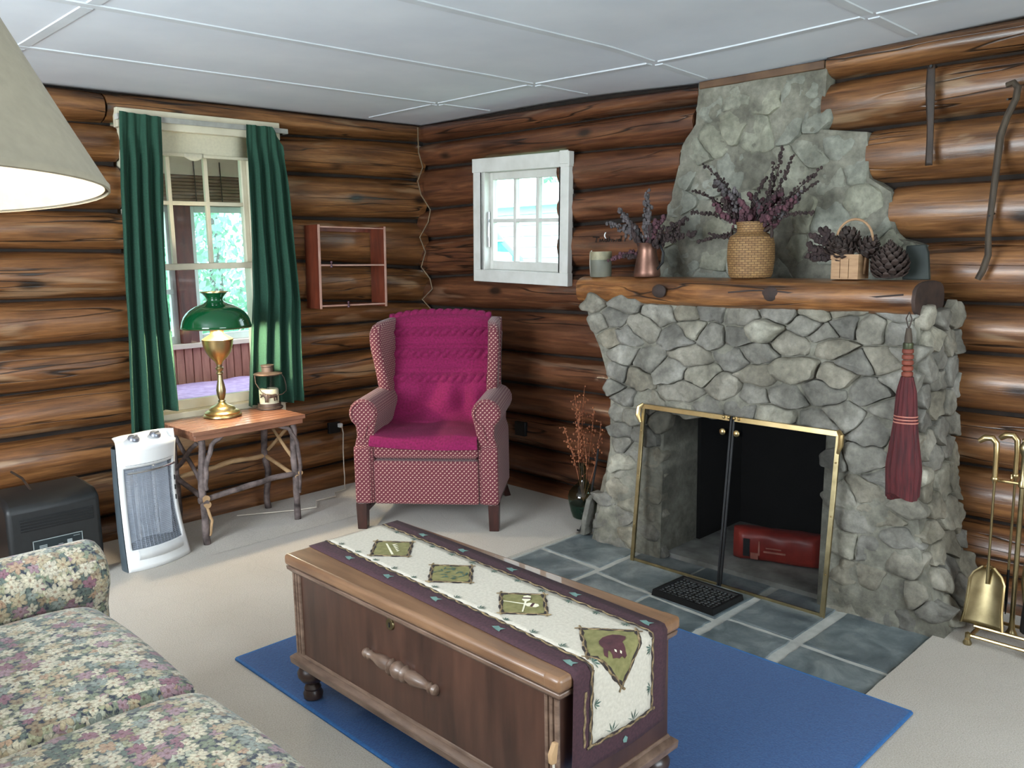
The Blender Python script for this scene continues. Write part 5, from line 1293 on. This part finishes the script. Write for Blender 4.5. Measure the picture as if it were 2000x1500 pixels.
# local: x front towards +x, y along the sofa
B('base', FLORAL, sf_, -.42, .415, -1.02, 1.03, .05, .30, .03, seg=3)
for y in (1.12, -1.12):
    prof = [(-.075, .05), (-.075, .40)]+[(.115*math.cos(R(a))-.0, .505+.105*math.sin(R(a))) for a in range(215, -50, -18)]+[(.085, .40), (.085, .05)]
    MB().prism(prof, -.45, .465, lambda a, b, d, y=y: (d+.045*(d > 0), y+a*(1 if y > 0 else -1), b)).build('arm', FLORAL, sf_, bevel=.035, seg=4, sharp=60)
def cush(y0, y1):
    def fn(u, v):
        # superellipse-like cushion section swept along y
        y = lerp(y0, y1, v); e = min(1, (v)/.06, (1-v)/.06); pf = math.sqrt(max(0, 1-(1-e)**2)); a = 2*math.pi*u; ca, sa = math.cos(a), math.sin(a)
        x = .0+.43*math.copysign(abs(ca)**.35, ca)*(.90+.10*pf)+.03; z = .375+.082*math.copysign(abs(sa)**.6, sa)*(.45+.55*pf)+(.018*math.sin(v*math.pi) if sa > 0 else 0)
        return (x, y, z)
    vs = [fn(i/48, j/24) for j in range(25) for i in range(48)]; fs = [(j*48+i, j*48+(i+1) % 48, (j+1)*48+(i+1) % 48, (j+1)*48+i) for j in range(24) for i in range(48)]
    fs.append(tuple(range(48))[::-1]); fs.append(tuple(range(24*48, 25*48)))
    MB().add(vs, fs).build('seat_cushion', FLORAL, sf_, sharp=80)
cush(.285, 1.03); cush(-.40, .275); cush(-1.03, -.41)
MB().prism([(-.46, .05), (-.24, .05), (-.24, .42), (-.30, .74), (-.36, .80), (-.44, .80), (-.50, .74)], -1.02, 1.02, lambda a, b, d: (a, d, b)).build('backrest', FLORAL, sf_, bevel=.05, seg=4)
for x in (-.38, .38):
    for y in (-1.1, 1.1): B('foot', CHAIR_LEG, sf_, x-.03, x+.03, y-.03, y+.03, 0, .06, .004)

# ---- floor lamp with a big cone shade at the upper left (lit)
fl_ = thing('floor_lamp', 'floor lamp with large cream cone shade at top left', 'lamp', (-4.02, -3.72, 0))
LO = Vector((-4.02, -3.72, 0)); SCc = Vector((-3.604, -3.528, 1.574))
MB().lathe([(.001, 0), (.15, 0), (.15, .015), (.13, .025), (.03, .035), (.014, .05)], 28).build('base', BRASS_OLD, fl_)
MB().tube([(0, 0, .04), (0, 0, 1.85), (.03, .01, 1.97), (.12, .05, 2.04), (.25, .1, 2.06), (.36, .14, 2.04), (.425, .168, 1.98)], .011, 10).build('pole', BRASS_OLD, fl_)
shade = MB()
RS, RT, HS = .25, .085, .34
shade.lathe([(RS-.0005, -.001), (RS+.002, .000), (RS+.002, .006), (RS, .008)]+[(lerp(RS, RT, (i/10)**.96), .01+(HS-.01)*i/10) for i in range(1, 11)]+[(RT-.003, HS), (lerp(RS, RT, .5)-.003, HS/2), (RS-.004, .002)], 64, cap=False)
so = shade.build('shade', SHADE_CLOTH, fl_, sharp=60)
so.location = SCc-LO
axis = Vector((0, 0, 1)); tocam = Vector((-3.752, -4.664, 0))-Vector((SCc.x, SCc.y, 0)); tocam.normalize()
tilt = R(3.2); so.rotation_euler = Matrix.Rotation(tilt, 4, Vector((0, 0, 1)).cross(tocam)*-1.0).to_euler()
MB().tube([(0, 0, HS-.02), (0, 0, HS+.05)], .012, 8).build('socket', BRASS_OLD, so)
MB().ball((0, 0, .13), .035, 14, 10, (1, 1, 1.3)).build('bulb', BULB, so)
for i in range(3):
    a = i*2.094; MB().tube([(.012*math.cos(a), .012*math.sin(a), HS-.01), (.083*math.cos(a), .083*math.sin(a), HS-.008)], .002, 5).build('shade_spider', BRASS_OLD, so)
fd = bpy.data.lights.new('floor_lamp_bulb', 'POINT'); fd.energy = 14; fd.color = (1.0, .93, .82); fd.shadow_soft_size = .05
fo = bpy.data.objects.new('floor_lamp_bulb', fd); COL.objects.link(fo); fo.parent = so; fo.location = (0, 0, .07)
# ================================================================== SMALL THINGS
MZ = 1.361            # mantel top
def sprig(parent, base, tip, bud, nb, rb, seed, bend=.03, spread=.35, start=.35, stem=DRIED_DARK, name='dried_sprig'):
    """one dried stem with its buds, one mesh with two materials"""
    rs = random.Random(seed); b = Vector(base); t = Vector(tip); L = (t-b).length
    side = (t-b).orthogonal().normalized(); side.rotate(Matrix.Rotation(rs.uniform(0, 6.28), 3, (t-b).normalized()))
    P = [b.lerp(t, i/8)+side*bend*math.sin(i/8*math.pi) for i in range(9)]
    o = MB().tube(P, [.0026]*6+[.002, .0018, .0015], 5).build(name, stem, parent)
    m = MB()
    for i in range(nb):
        f = lerp(start, 1.0, (i+rs.random()*.8)/nb); k_ = min(7, int(f*8)); p = P[k_].lerp(P[min(8, k_+1)], f*8-k_)
        d = Vector((rs.uniform(-1, 1), rs.uniform(-1, 1), rs.uniform(-.5, 1))).normalized()*L*spread*rs.uniform(.05, .22)*(1.1-f*.6)
        q = p+d
        m.ball(q, rb*rs.uniform(.65, 1.25), 6, 4, (1, 1, rs.uniform(.8, 1.5)))
        if d.length > rb*1.2: m.tube([p, q], .0009, 3, cap=False)
    m.build('buds', bud, o); return o
# dried weeds in a green glass bottle vase on the floor
fv = thing('glass_floor_vase', 'green glass vase of rust dried stems on floor left of fireplace', 'vase', (-.205, -1.615, 0))
vp = [(.001, .004), (.05, .004), (.062, .012), (.074, .05), (.086, .11), (.088, .13), (.080, .155), (.055, .185), (.032, .205), (.024, .225), (.022, .27), (.026, .31), (.030, .325)]
MB().lathe(vp, 28, cap=False).build('bottle', BOTTLE, fv)
MB().lathe([(.001, .006), (.048, .006), (.060, .014), (.072, .05), (.078, .085), (.001, .086)], 24).build('dark_base_glass', simple('dark_green_glass', (24, 62, 50), (16, 44, 36), .15, bump=0, coat=.4), fv)
for i, (dx, dy, z) in enumerate([(.0, .06, .70), (-.02, .0, .66), (.03, -.05, .62), (-.04, .10, .52), (.05, -.08, .56), (.0, .03, .60), (-.03, -.03, .50), (.02, .07, .58), (.03, .02, .73)]):
    sprig(fv, (0, 0, .10), (dx*1.2, dy, z), DRIED_RUST, 26, .0058, 20+i, .02, .5, .42, DRIED_RUST)
# slabs and an iron poker leaning at the left end of the breast
for i, (y, x, h, w, t, lean_) in enumerate([(-1.845, -.33, .36, .09, .035, -.05), (-1.80, -.40, .22, .07, .03, -.03), (-1.80, -.26, .47, .05, .03, -.06)]):
    sl = thing('leaning_stone_slab', ['grey stone slab leaning at left end of fireplace, middle height', 'short grey stone slab leaning at left end of fireplace', 'tall thin stone slab leaning at left end of fireplace'][i], 'stone', (x, y, 0))
    vs = []; rs = random.Random(i+3); prof = [(-w/2, 0), (w/2, 0), (w/2*rs.uniform(.8, 1.1), h*.4), (w/2*.7, h*.8), (w*.1, h), (-w/2*.6, h*.9), (-w/2*1.05, h*.45)]
    MB().prism(prof, -t/2, t/2, lambda a, b, d: (a+.0, d+lean_*b/h*1.2, b)).build('slab', STONE, sl, bevel=.006)
pk = thing('iron_poker', 'thin black iron poker leaning on the left end of fireplace', 'poker', (-.40, -1.76, 0))
MB().tube([(.0, .02, .006), (-.015, -.01, .012), (.02, -.045, .15), (.05, -.075, .40), (.055, -.08, .46)], .0055, 7).build('rod', BLACK_IRON, pk)

# ---- on the mantel, left to right
pc = thing('pottery_beaker', 'grey-green straight pottery beaker at left end of mantel', 'beaker', (-.285, -1.81, MZ-.004))
MB().lathe([(.001, 0), (.052, 0), (.055, .004), (.056, .09), (.055, .128), (.052, .130), (.050, .126), (.048, .02), (.001, .018)], 26).build('body', TIN, pc)
MB().lathe([(.0568, .088), (.0568, .127), (.056, .130)], 26, cap=False).build('pale_glaze_band', simple('pale_lichen_glaze', (150, 142, 112), (108, 104, 84), .6, scale=26, bump=.2), pc)
MB().tube([(-.02, .052, .002), (-.02, .056, .06), (-.018, .057, .12), (-.012, .05, .136)], .0025, 5).build('white_wire', CHAIN_CORD, pc)
cp = thing('copper_pitcher', 'dull copper pitcher of dark dried sprigs beside pottery beaker', 'pitcher', (-.28, -2.10, MZ))
MB().lathe([(.001, 0), (.062, 0), (.066, .006), (.064, .03), (.054, .08), (.046, .12), (.048, .145), (.056, .165), (.053, .165), (.045, .145), (.042, .12), (.05, .03), (.001, .02)], 26).build('body', COPPER, cp)
MB().tube([(.0, -.052, .155), (-.01, -.085, .150), (-.012, -.105, .115), (-.01, -.100, .07), (0, -.060, .035)], .006, 7).build('handle', BLACK_IRON, cp)
for i, (dx, dy, dz, mt_) in enumerate([(.02, .19, .34, DRIED_GREY), (.0, .15, .30, DRIED_GREY), (-.03, .22, .27, DRIED_GREY), (.02, .02, .42, DRIED_GREY), (.0, -.01, .36, DRIED_GREY), (.0, -.10, .29, DRIED_PURPLE), (-.02, -.07, .27, DRIED_PURPLE),
                                       (.02, -.20, .26, DRIED_DARK), (.02, -.27, .20, DRIED_DARK), (-.03, -.24, .27, DRIED_DARK), (-.02, .08, .26, DRIED_DARK), (-.03, .12, .10, DRIED_DARK), (-.04, .20, .08, DRIED_PURPLE), (-.05, .05, .22, DRIED_DARK), (-.04, -.05, .24, DRIED_DARK), (-.05, -.09, .17, DRIED_DARK), (-.05, .02, .19, DRIED_DARK)]):
    sprig(cp, (0, 0, .13), (dx, dy, dz), mt_, 44, .0085, 60+i, .015, .55, .25)
bv = thing('splint_basket_vase', 'tan woven splint basket vase of purple dried flowers on mantel centre', 'basket', (-.275, -2.665, MZ))
MB().grid(lambda u, v: (lambda r, z: (r*math.cos(2*math.pi*u), r*math.sin(2*math.pi*u), z))(interp([(0, .088), (.06, .096), (.35, .104), (.6, .102), (.74, .094), (.79, .070), (.83, .062), (1, .064)], v), v*.245+.0015), 56, 30, lambda u, v: (u*.62, v*.27)).build('woven_body', WICKER, bv)
MB().lathe([(.001, 0), (.086, 0), (.092, .004)], 28).build('bottom', WICKER, bv)
MB().lathe([(.055, .238), (.062, .246), (.067, .246), (.067, .236)], 28, cap=False).build('rim', WICKER, bv)
for s in (1, -1): MB().tube([(0, s*.062, .205), (-.0, s*.095, .222), (0, s*.10, .195), (0, s*.098, .175)], .008, 7).build('lug_handle', BARKLOG, bv)
rs = random.Random(3)
for i in range(26):
    a = rs.uniform(-1.15, 1.0); z = .255+.12*rs.random()+.08*max(0, a); dy = a*.22
    sprig(bv, (0, 0, .21), (rs.uniform(-.06, .06), dy, z), [DRIED_PURPLE, DRIED_PURPLE, DRIED_GREY, DRIED_DARK][i % 4], 44, .0085, 100+i, .02, .6, .30)
for i, (dy, z, dx) in enumerate([(-.14, .56, 0), (-.18, .52, .02), (-.10, .50, .0), (-.31, .45, 0), (-.29, .40, .02), (-.22, .36, .0), (-.06, .44, .02), (-.30, .27, -.02), (.20, .20, -.03), (.26, .16, -.04), (.32, .40, .02), (.28, .52, .04), (.18, .40, .04), (.32, .30, .0)]):
    sprig(bv, (0, 0, .21), (dx, dy, z), DRIED_DARK, 40, .0058, 140+i, .025, .28, .40)
cb = thing('chip_basket', 'small pale wooden chip basket with arched handle on mantel', 'basket', (-.29, -3.125, MZ))
for y0, y1 in ((-.052, -.018), (-.016, .018), (.020, .052)):
    B('splint', CHIPWOOD, cb, -.052, -.047, y0, y1, .0, .098+.006*(y0 > 0), .001); B('splint', CHIPWOOD, cb, .047, .052, y0, y1, .0, .098, .001)
    B('splint', CHIPWOOD, cb, y0, y1, -.056, -.051, .0, .10, .001); B('splint', CHIPWOOD, cb, y0, y1, .051, .056, .0, .10, .001)
B('basket_floor', CHIPWOOD, cb, -.05, .05, -.05, .05, .0, .006, .001); B('rim_band', CHIPWOOD, cb, -.056, -.050, -.058, .058, .082, .10, .001)
MB().tube([(0, .052+.005, .02), (0, .064, .12)]+[(0, .012+.075*math.cos(a*math.pi/14)-.025, .155+.085*math.sin(a*math.pi/14)) for a in range(15)]+[(0, -.064, .10), (0, -.057, .02)], .005, 6).build('handle', CHIPWOOD, cb)
SCALE_ME = None
def pine_cone(name, label, loc, L, Rr, n, rot, group=None, per=9, base=True):
    global SCALE_ME
    c = thing(name, label, 'pine cone', loc, 0, group); c.rotation_euler = rot
    MB().lathe([(.001, 0), (Rr*.5, L*.04), (Rr*.62, L*.3), (Rr*.4, L*.7), (.002, L)], 10).build('core', BARKLOG, c)
    if SCALE_ME is None:
        o = MB().add([(0, -.25, 0), (0, .25, 0), (.55, -.42, .06), (.55, .42, .06), (.95, -.30, .26), (.95, .30, .26), (1.05, 0, .42), (.5, 0, .22), (.55, -.36, -.04), (.55, .36, -.04), (.95, -.2, .18), (.95, .2, .18)],
                     [(0, 7, 1), (0, 2, 7), (1, 7, 3), (2, 4, 7), (3, 7, 5), (4, 6, 7), (5, 7, 6), (0, 8, 2), (1, 3, 9), (2, 8, 10, 4), (3, 5, 11, 9), (4, 10, 6), (5, 6, 11), (8, 9, 11, 10), (0, 1, 9, 8), (10, 11, 6)]).build('scale', SCALE_BROWN, c, smooth=False)
        SCALE_ME = o.data; bpy.data.objects.remove(o)
    for i in range(n):
        t = i/n; z = L*(.03+.93*t); r = Rr*(.55+.5*math.sin(math.pi*min(1, t*.85+.22)))*(1-.75*t**2.2); a = i*2.39996
        o = bpy.data.objects.new('scale', SCALE_ME); COL.objects.link(o); o.parent = c
        s = r*.62; o.location = (r*.42*math.cos(a), r*.42*math.sin(a), z); o.rotation_euler = (0, R(-8-48*t), a); o.scale = (s, s*.85, s)
    return c
GP = 'small pine cones piled in the chip basket'
for i, (y, x, z, lab) in enumerate([(.0, -.02, .085, 'small dark pine cone at centre of chip basket heap'), (.055, .0, .085, 'small dark pine cone at left of chip basket heap'), (-.05, .0, .09, 'small dark pine cone at right of chip basket heap'), (.01, .02, .13, 'small dark pine cone on top of chip basket heap')]):
    pine_cone('pine_cone', lab, (-.29+x, -3.125+y, MZ+z), .10, .054, 50, (R(random.uniform(-25, 25)), R(random.uniform(-40, 10)), R(i*80)), GP)
ds = thing('dried_sprig_bunch', 'dark red dried sprigs spilling left from the chip basket', 'dried flowers', (-.30, -3.09, MZ+.10))
for i, (dy, dz) in enumerate([(.10, .06), (.13, .02), (.15, -.01), (.12, .08), (.08, .10), (.14, .04), (.06, .11), (.11, -.02)]):
    sprig(ds, (0, -.03, .0), (-.03+.01*(i % 3), dy, dz), DRIED_DARK, 40, .009, 200+i, .01, .5, .25)
pine_cone('pine_cone', 'large dark brown pine cone standing upright at right end of mantel', (-.285, -3.285, MZ+.002), .155, .078, 110, (0, R(-4), 0))
gs = thing('dark_green_slate_piece', 'dark green slate piece propped behind the large pine cone', 'slate', (-.20, -3.36, MZ+.0))
MB().prism([(-.07, -.004), (.06, -.004), (.045, .10), (.03, .135), (-.06, .13)], -.012, .012, lambda a, b, d: (d+.05*b, -a*.8, b)).build('slab', simple('dark_green_slate', (46, 52, 47), (30, 36, 33), .7, scale=12, bump=.3), gs, bevel=.004)

# ---- whisk broom hanging from the mantel end
br = thing('hearth_broom', 'dark red hearth broom with brass ferrule hanging right of firebox', 'broom', (-.425, -3.435, .53))
br.rotation_euler = (R(-1.2), 0, 0)
MB().tube([(0, 0, .655), (0, 0, .62), (0, .0, .52)], [.009, .014, .017], 10).build('handle', GREYSTICK, br)
MB().lathe([(.0175, .575), (.019, .578), (.019, .598), (.017, .60)], 12, cap=False).build('ferrule', simple('green_brass_ferrule', (92, 96, 70), (66, 68, 52), .4, .6, bump=0), br)
m = MB()
for i in range(5): m.lathe([(.016, .470+i*.022), (.021, .474+i*.022), (.021, .486+i*.022), (.016, .490+i*.022)], 12, cap=False)
m.build('binding', RUST_BIND, br)
def bristle(u, v):
    z = lerp(.47, 0, v); w = interp([(0, .022), (.12, .036), (.4, .044), (.75, .066), (1, .062)], v); d = interp([(0, .018), (.3, .028), (.8, .032), (1, .022)], v)
    a = 2*math.pi*u; q = 1+.05*math.sin(u*90+v*3)
    return (d*math.cos(a)*q, w*math.sin(a)*q+.004*v, z-.018*math.sin(u*6.28*2)*max(0, v-.85)/.15-.02*max(0, v-.9)*math.sin(a)*5)
MB().grid(bristle, 72, 26).build('bristles', RED_BRISTLE, br, sharp=30)
MB().grid(lambda u, v: bristle(u, 1.0-0.0) if v < .5 else (0, .0, -.005), 72, 1).build('bristle_tips', RED_BRISTLE, br)
for z, w, d in ((.318, .040, .029), (.306, .041, .030), (.294, .042, .030)):
    MB().tube([(d*1.06*math.cos(a*math.pi/14), w*1.06*math.sin(a*math.pi/14), z) for a in range(29)], .0028, 5).build('stitching', PINK_PRINT, br)
MB().tube([(0, 0, .65), (.004, .012, .69), (.0, .0, .715), (-.004, -.012, .69), (0, 0, .65)], .0025, 5).build('hanging_loop', LEATHER, br)

# ---- brass fireplace tool set
ft = thing('fireplace_tool_stand', 'brass fireplace tool stand by the golden log wall at right edge', 'tool stand', (-.30, -3.80, 0))
for x in (-.10, 0, .10): MB().tube([(x, .12, .035), (x, -.12, .035)], .007, 8).build('base_bar', BRASS, ft)
for y in (-.11, .11): MB().tube([(-.115, y, .022), (.115, y, .022)], .008, 8).build('base_bar', BRASS, ft)
for x in (-.105, .105):
    for y in (-.11, .11): MB().lathe([(.001, 0), (.014, 0), (.016, .008), (.010, .02), (.010, .045), (.001, .05)], 12, (x, y, 0)).build('foot', BRASS_OLD, ft)
MB().lathe([(.022, .03), (.012, .05), (.009, .08), (.009, .60), (.014, .605), (.014, .62), (.009, .63), (.010, .72), (.016, .735), (.020, .755), (.012, .772), (.001, .778)], 14, (.03, 0, 0)).build('post', BRASS_OLD, ft)
MB().tube([(.03, .10, .615), (.03, -.10, .615)], .006, 8).build('hook_bar', BRASS, ft)
for y in (.085, -.085): MB().tube([(.03, y, .615), (.0, y, .605), (-.015, y, .612), (-.018, y, .63)], .004, 6).build('hook', BRASS, ft)
for y in (.05, -.03): MB().tube([(.03, y, .615), (.06, y, .605), (.08, y, .615), (.084, y, .632)], .004, 6).build('hook', BRASS, ft)
def tool(name, label, y, head, tilt=0, x=-.012):
    t = thing(name, label, name.split('_')[-1], (-.30+x, -3.80+y, .0)); t.rotation_euler = (tilt, 0, 0)
    MB().tube([(0, .055, .765), (0, .035, .780), (0, .010, .782), (0, -.004, .765), (0, -.006, .72), (0, -.006, .63)], [.010, .013, .012, .011, .0095, .009], 10).build('handle', BRASS, t)
    MB().tube([(0, -.006, .63), (0, -.006, .25)], .0048, 8).build('shaft', BRASS_OLD, t)
    MB().lathe([(.010, .622), (.013, .626), (.013, .634), (.010, .638)], 12, (0, -.006, 0), cap=False).build('collar', BRASS, t)
    head(t); return t
def shovel_head(t):
    def f(u, v):
        z = lerp(.285, .06, v); w = interp([(0, .018), (.10, .045), (.25, .060), (.7, .062), (1, .072)], v); a = lerp(-1, 1, u)
        return (-.010-.030*v+.022*(1-a*a)*(1-.6*v)+.012*(1-v), -.006+w*a, z)
    MB().grid(f, 14, 16).build('blade', BRASS_OLD, t, solid=.003)
    MB().tube([f(i/10, 0) for i in range(0, 1)]+[f(0, j/8) for j in range(9)], .006, 6).build('blade_lip', BRASS, t); MB().tube([f(1, j/8) for j in range(9)], .005, 6).build('blade_lip', BRASS_OLD, t)
    MB().tube([f(i/10, .02) for i in range(11)], .006, 6).build('blade_lip', BRASS, t)
    MB().tube([(0, -.006, .30), (.0, -.006, .22)], .007, 8).build('socket', BRASS_OLD, t)
def poker_head(t): MB().tube([(0, -.006, .26), (0, -.006, .13), (0, -.006, .08)], [.005, .005, .002], 8).tube([(0, -.006, .14), (0, .02, .125), (0, .025, .10)], [.004, .004, .002], 6).build('tip', BLACK_IRON, t)
def brush_head(t):
    MB().lathe([(.008, .28), (.034, .265), (.036, .235), (.032, .23)], 16, (0, -.006, 0)).build('ferrule', BRASS_OLD, t)
    MB().lathe([(.030, .24), (.040, .20), (.046, .14), (.048, .075), (.001, .07)], 18, (0, -.006, 0)).build('bristles', BLACK_IRON, t)
def tong_head(t):
    for s in (-1, 1): MB().tube([(0, -.006, .60), (0, -.006+s*.018, .45), (0, -.006+s*.030, .22), (0, -.006+s*.010, .07)], .0045, 6).build('jaw', BRASS_OLD, t)
tool('fire_shovel', 'brass fire shovel hanging at left of tool stand', .088, shovel_head)
tool('fire_poker', 'brass fire poker hanging behind the post of tool stand, left', .045, poker_head, 0, .085)
tool('fire_tongs', 'brass fire tongs hanging behind the post of tool stand, right', -.035, tong_head, 0, .085)
tool('fire_brush', 'brass handled black fire brush hanging at right of tool stand', -.080, brush_head)

# ---- on the walls
ls = thing('leather_strap', 'dark leather strap hanging on the logs right of the chimney', 'strap', (-.03, -3.315, 2.0))
MB().grid(lambda u, v: (-.012-.004*math.sin(v*7)-.004, lerp(.020, -.016, u)*interp([(0, .8), (.25, 1.0), (.6, .7), (1, .75)], v)-.012*v, lerp(.20, -.19, v)), 4, 22).build('strap', LEATHER, ls, solid=.006)
MB().tube([(-.03, .0, .195), (.03, .0, .20)], .006, 6).build('nail', BLACK_IRON, ls)
st_ = thing('wooden_cane', 'weathered hooked stick hanging on golden logs at far right', 'cane', (-.03, -3.58, 1.70))
MB().tube([(-.015, -.01, .385), (-.02, -.035, .39), (-.02, -.050, .37), (-.02, -.046, .33), (-.018, -.02, .27), (-.016, .0, .20), (-.015, .008, .05), (-.016, .016, -.10), (-.015, .02, -.16), (-.015, .015, -.25), (-.018, .03, -.31), (-.022, .045, -.345)], [.010, .012, .013, .013, .013, .014, .013, .012, .011, .013, .013, .012], 9).build('shaft', GREYSTICK, st_)
for z in (.33, -.10): MB().tube([(-.03, -.02 if z > 0 else .016, z), (.03, -.02 if z > 0 else .016, z+.01)], .004, 6).build('nail', BLACK_IRON, st_)
co_ = thing('corner_cable', 'thin brown cable running down the log corner', 'cable', (-.045, -.045, 1.7))
MB().tube([(.0, 0, .62), (.0, -.0, .46), (.015, -.02, .36), (-.012, .005, .27), (.0, -.012, .18), (.045, -.05, .08), (.03, -.04, .0), (-.010, .005, -.10), (.015, -.02, -.20), (-.01, .0, -.30), (.03, -.04, -.38), (.04, -.05, -.45), (-.01, 0, -.52), (.05, -.06, -.62)], .0045, 6).build('cable', simple('brown_cable', (120, 98, 70), (90, 72, 52), .6, bump=0), co_)
ol = thing('wall_outlet', 'dark wall outlet with white plug on log beside the chair', 'outlet', (-.775, -.012, .395))
B('plate', BLACK_PLASTIC, ol, -.05, .035, -.006, .02, -.035, .035, .003); B('plug', WHITE_PLASTIC, ol, .010, .034, -.034, -.006, .0, .026, .004)
cw = thing('white_cord', 'thin white cord trailing from the outlet along the carpet', 'cord', (-.753, -.05, 0))
MB().tube([(0, -.0, .405), (.005, -.006, .36), (.0, -.002, .25), (-.012, -.02, .14), (-.005, -.012, .07), (-.02, -.03, .026), (-.06, -.10, .022), (-.16, -.13, .022), (-.2, -.20, .024), (-.33, -.19, .022), (-.40, -.30, .02), (-.50, -.27, .02), (-.66, -.18, .02), (-.80, -.10, .02)], .0032, 6).build('wire', CHAIN_CORD, cw)
bp = thing('wall_outlet', 'dark outlet plate low on logs right of the chair', 'outlet', (-.012, -.93, .39))
B('plate', BLACK_PLASTIC, bp, -.006, .02, -.045, .045, -.045, .045, .003)
# handwriting on the log above the mantel
hw_ = thing('log_handwriting', 'small dark handwriting on the log above the pottery beaker', 'writing', (-.005, -1.64, 1.55))
def stroke(pts):
    o = MB().tube([(-.0005+.10*(1-math.sqrt(max(0, 1-((z+.02)/.125)**2)))*.9, -y, z) for y, z in pts], .0026, 5).build('pen_stroke', BLACK_IRON, hw_)
X0 = -.12
stroke([(X0, .016), (X0+.045, .014)]); stroke([(X0+.028, .014), (X0+.024, -.014)])
stroke([(X0+.05, -.012), (X0+.052, .004), (X0+.062, -.010), (X0+.07, .004), (X0+.078, -.012)])
stroke([(X0+.104, .004), (X0+.090, .004), (X0+.086, -.008), (X0+.098, -.012), (X0+.106, .006), (X0+.108, -.012)])
stroke([(X0+.118, .016), (X0+.118, -.012), (X0+.124, .002), (X0+.134, .0), (X0+.136, -.012)])
stroke([(X0+.145, .002), (X0+.150, -.012), (X0+.158, -.002), (X0+.164, -.012), (X0+.172, .004)])
stroke([(X0+.182, .0), (X0+.190, .002), (X0+.192, -.010), (X0+.180, -.010), (X0+.184, .0)]); stroke([(X0+.20, .018), (X0+.20, -.012)])
stroke([(X0+.225, -.012), (X0+.228, .004), (X0+.242, .006)])
tp = thing('paper_scrap', 'tiny curled white scrap pinned to the log above handwriting', 'paper', (-.012, -1.625, 1.572))
MB().grid(lambda u, v: (-.004-.004*math.sin(v*3), lerp(-.004, .004, u)+.006*math.sin(v*3.1), lerp(-.016, .018, v)), 2, 6).build('scrap', WHITE_PLASTIC, tp, solid=.001)
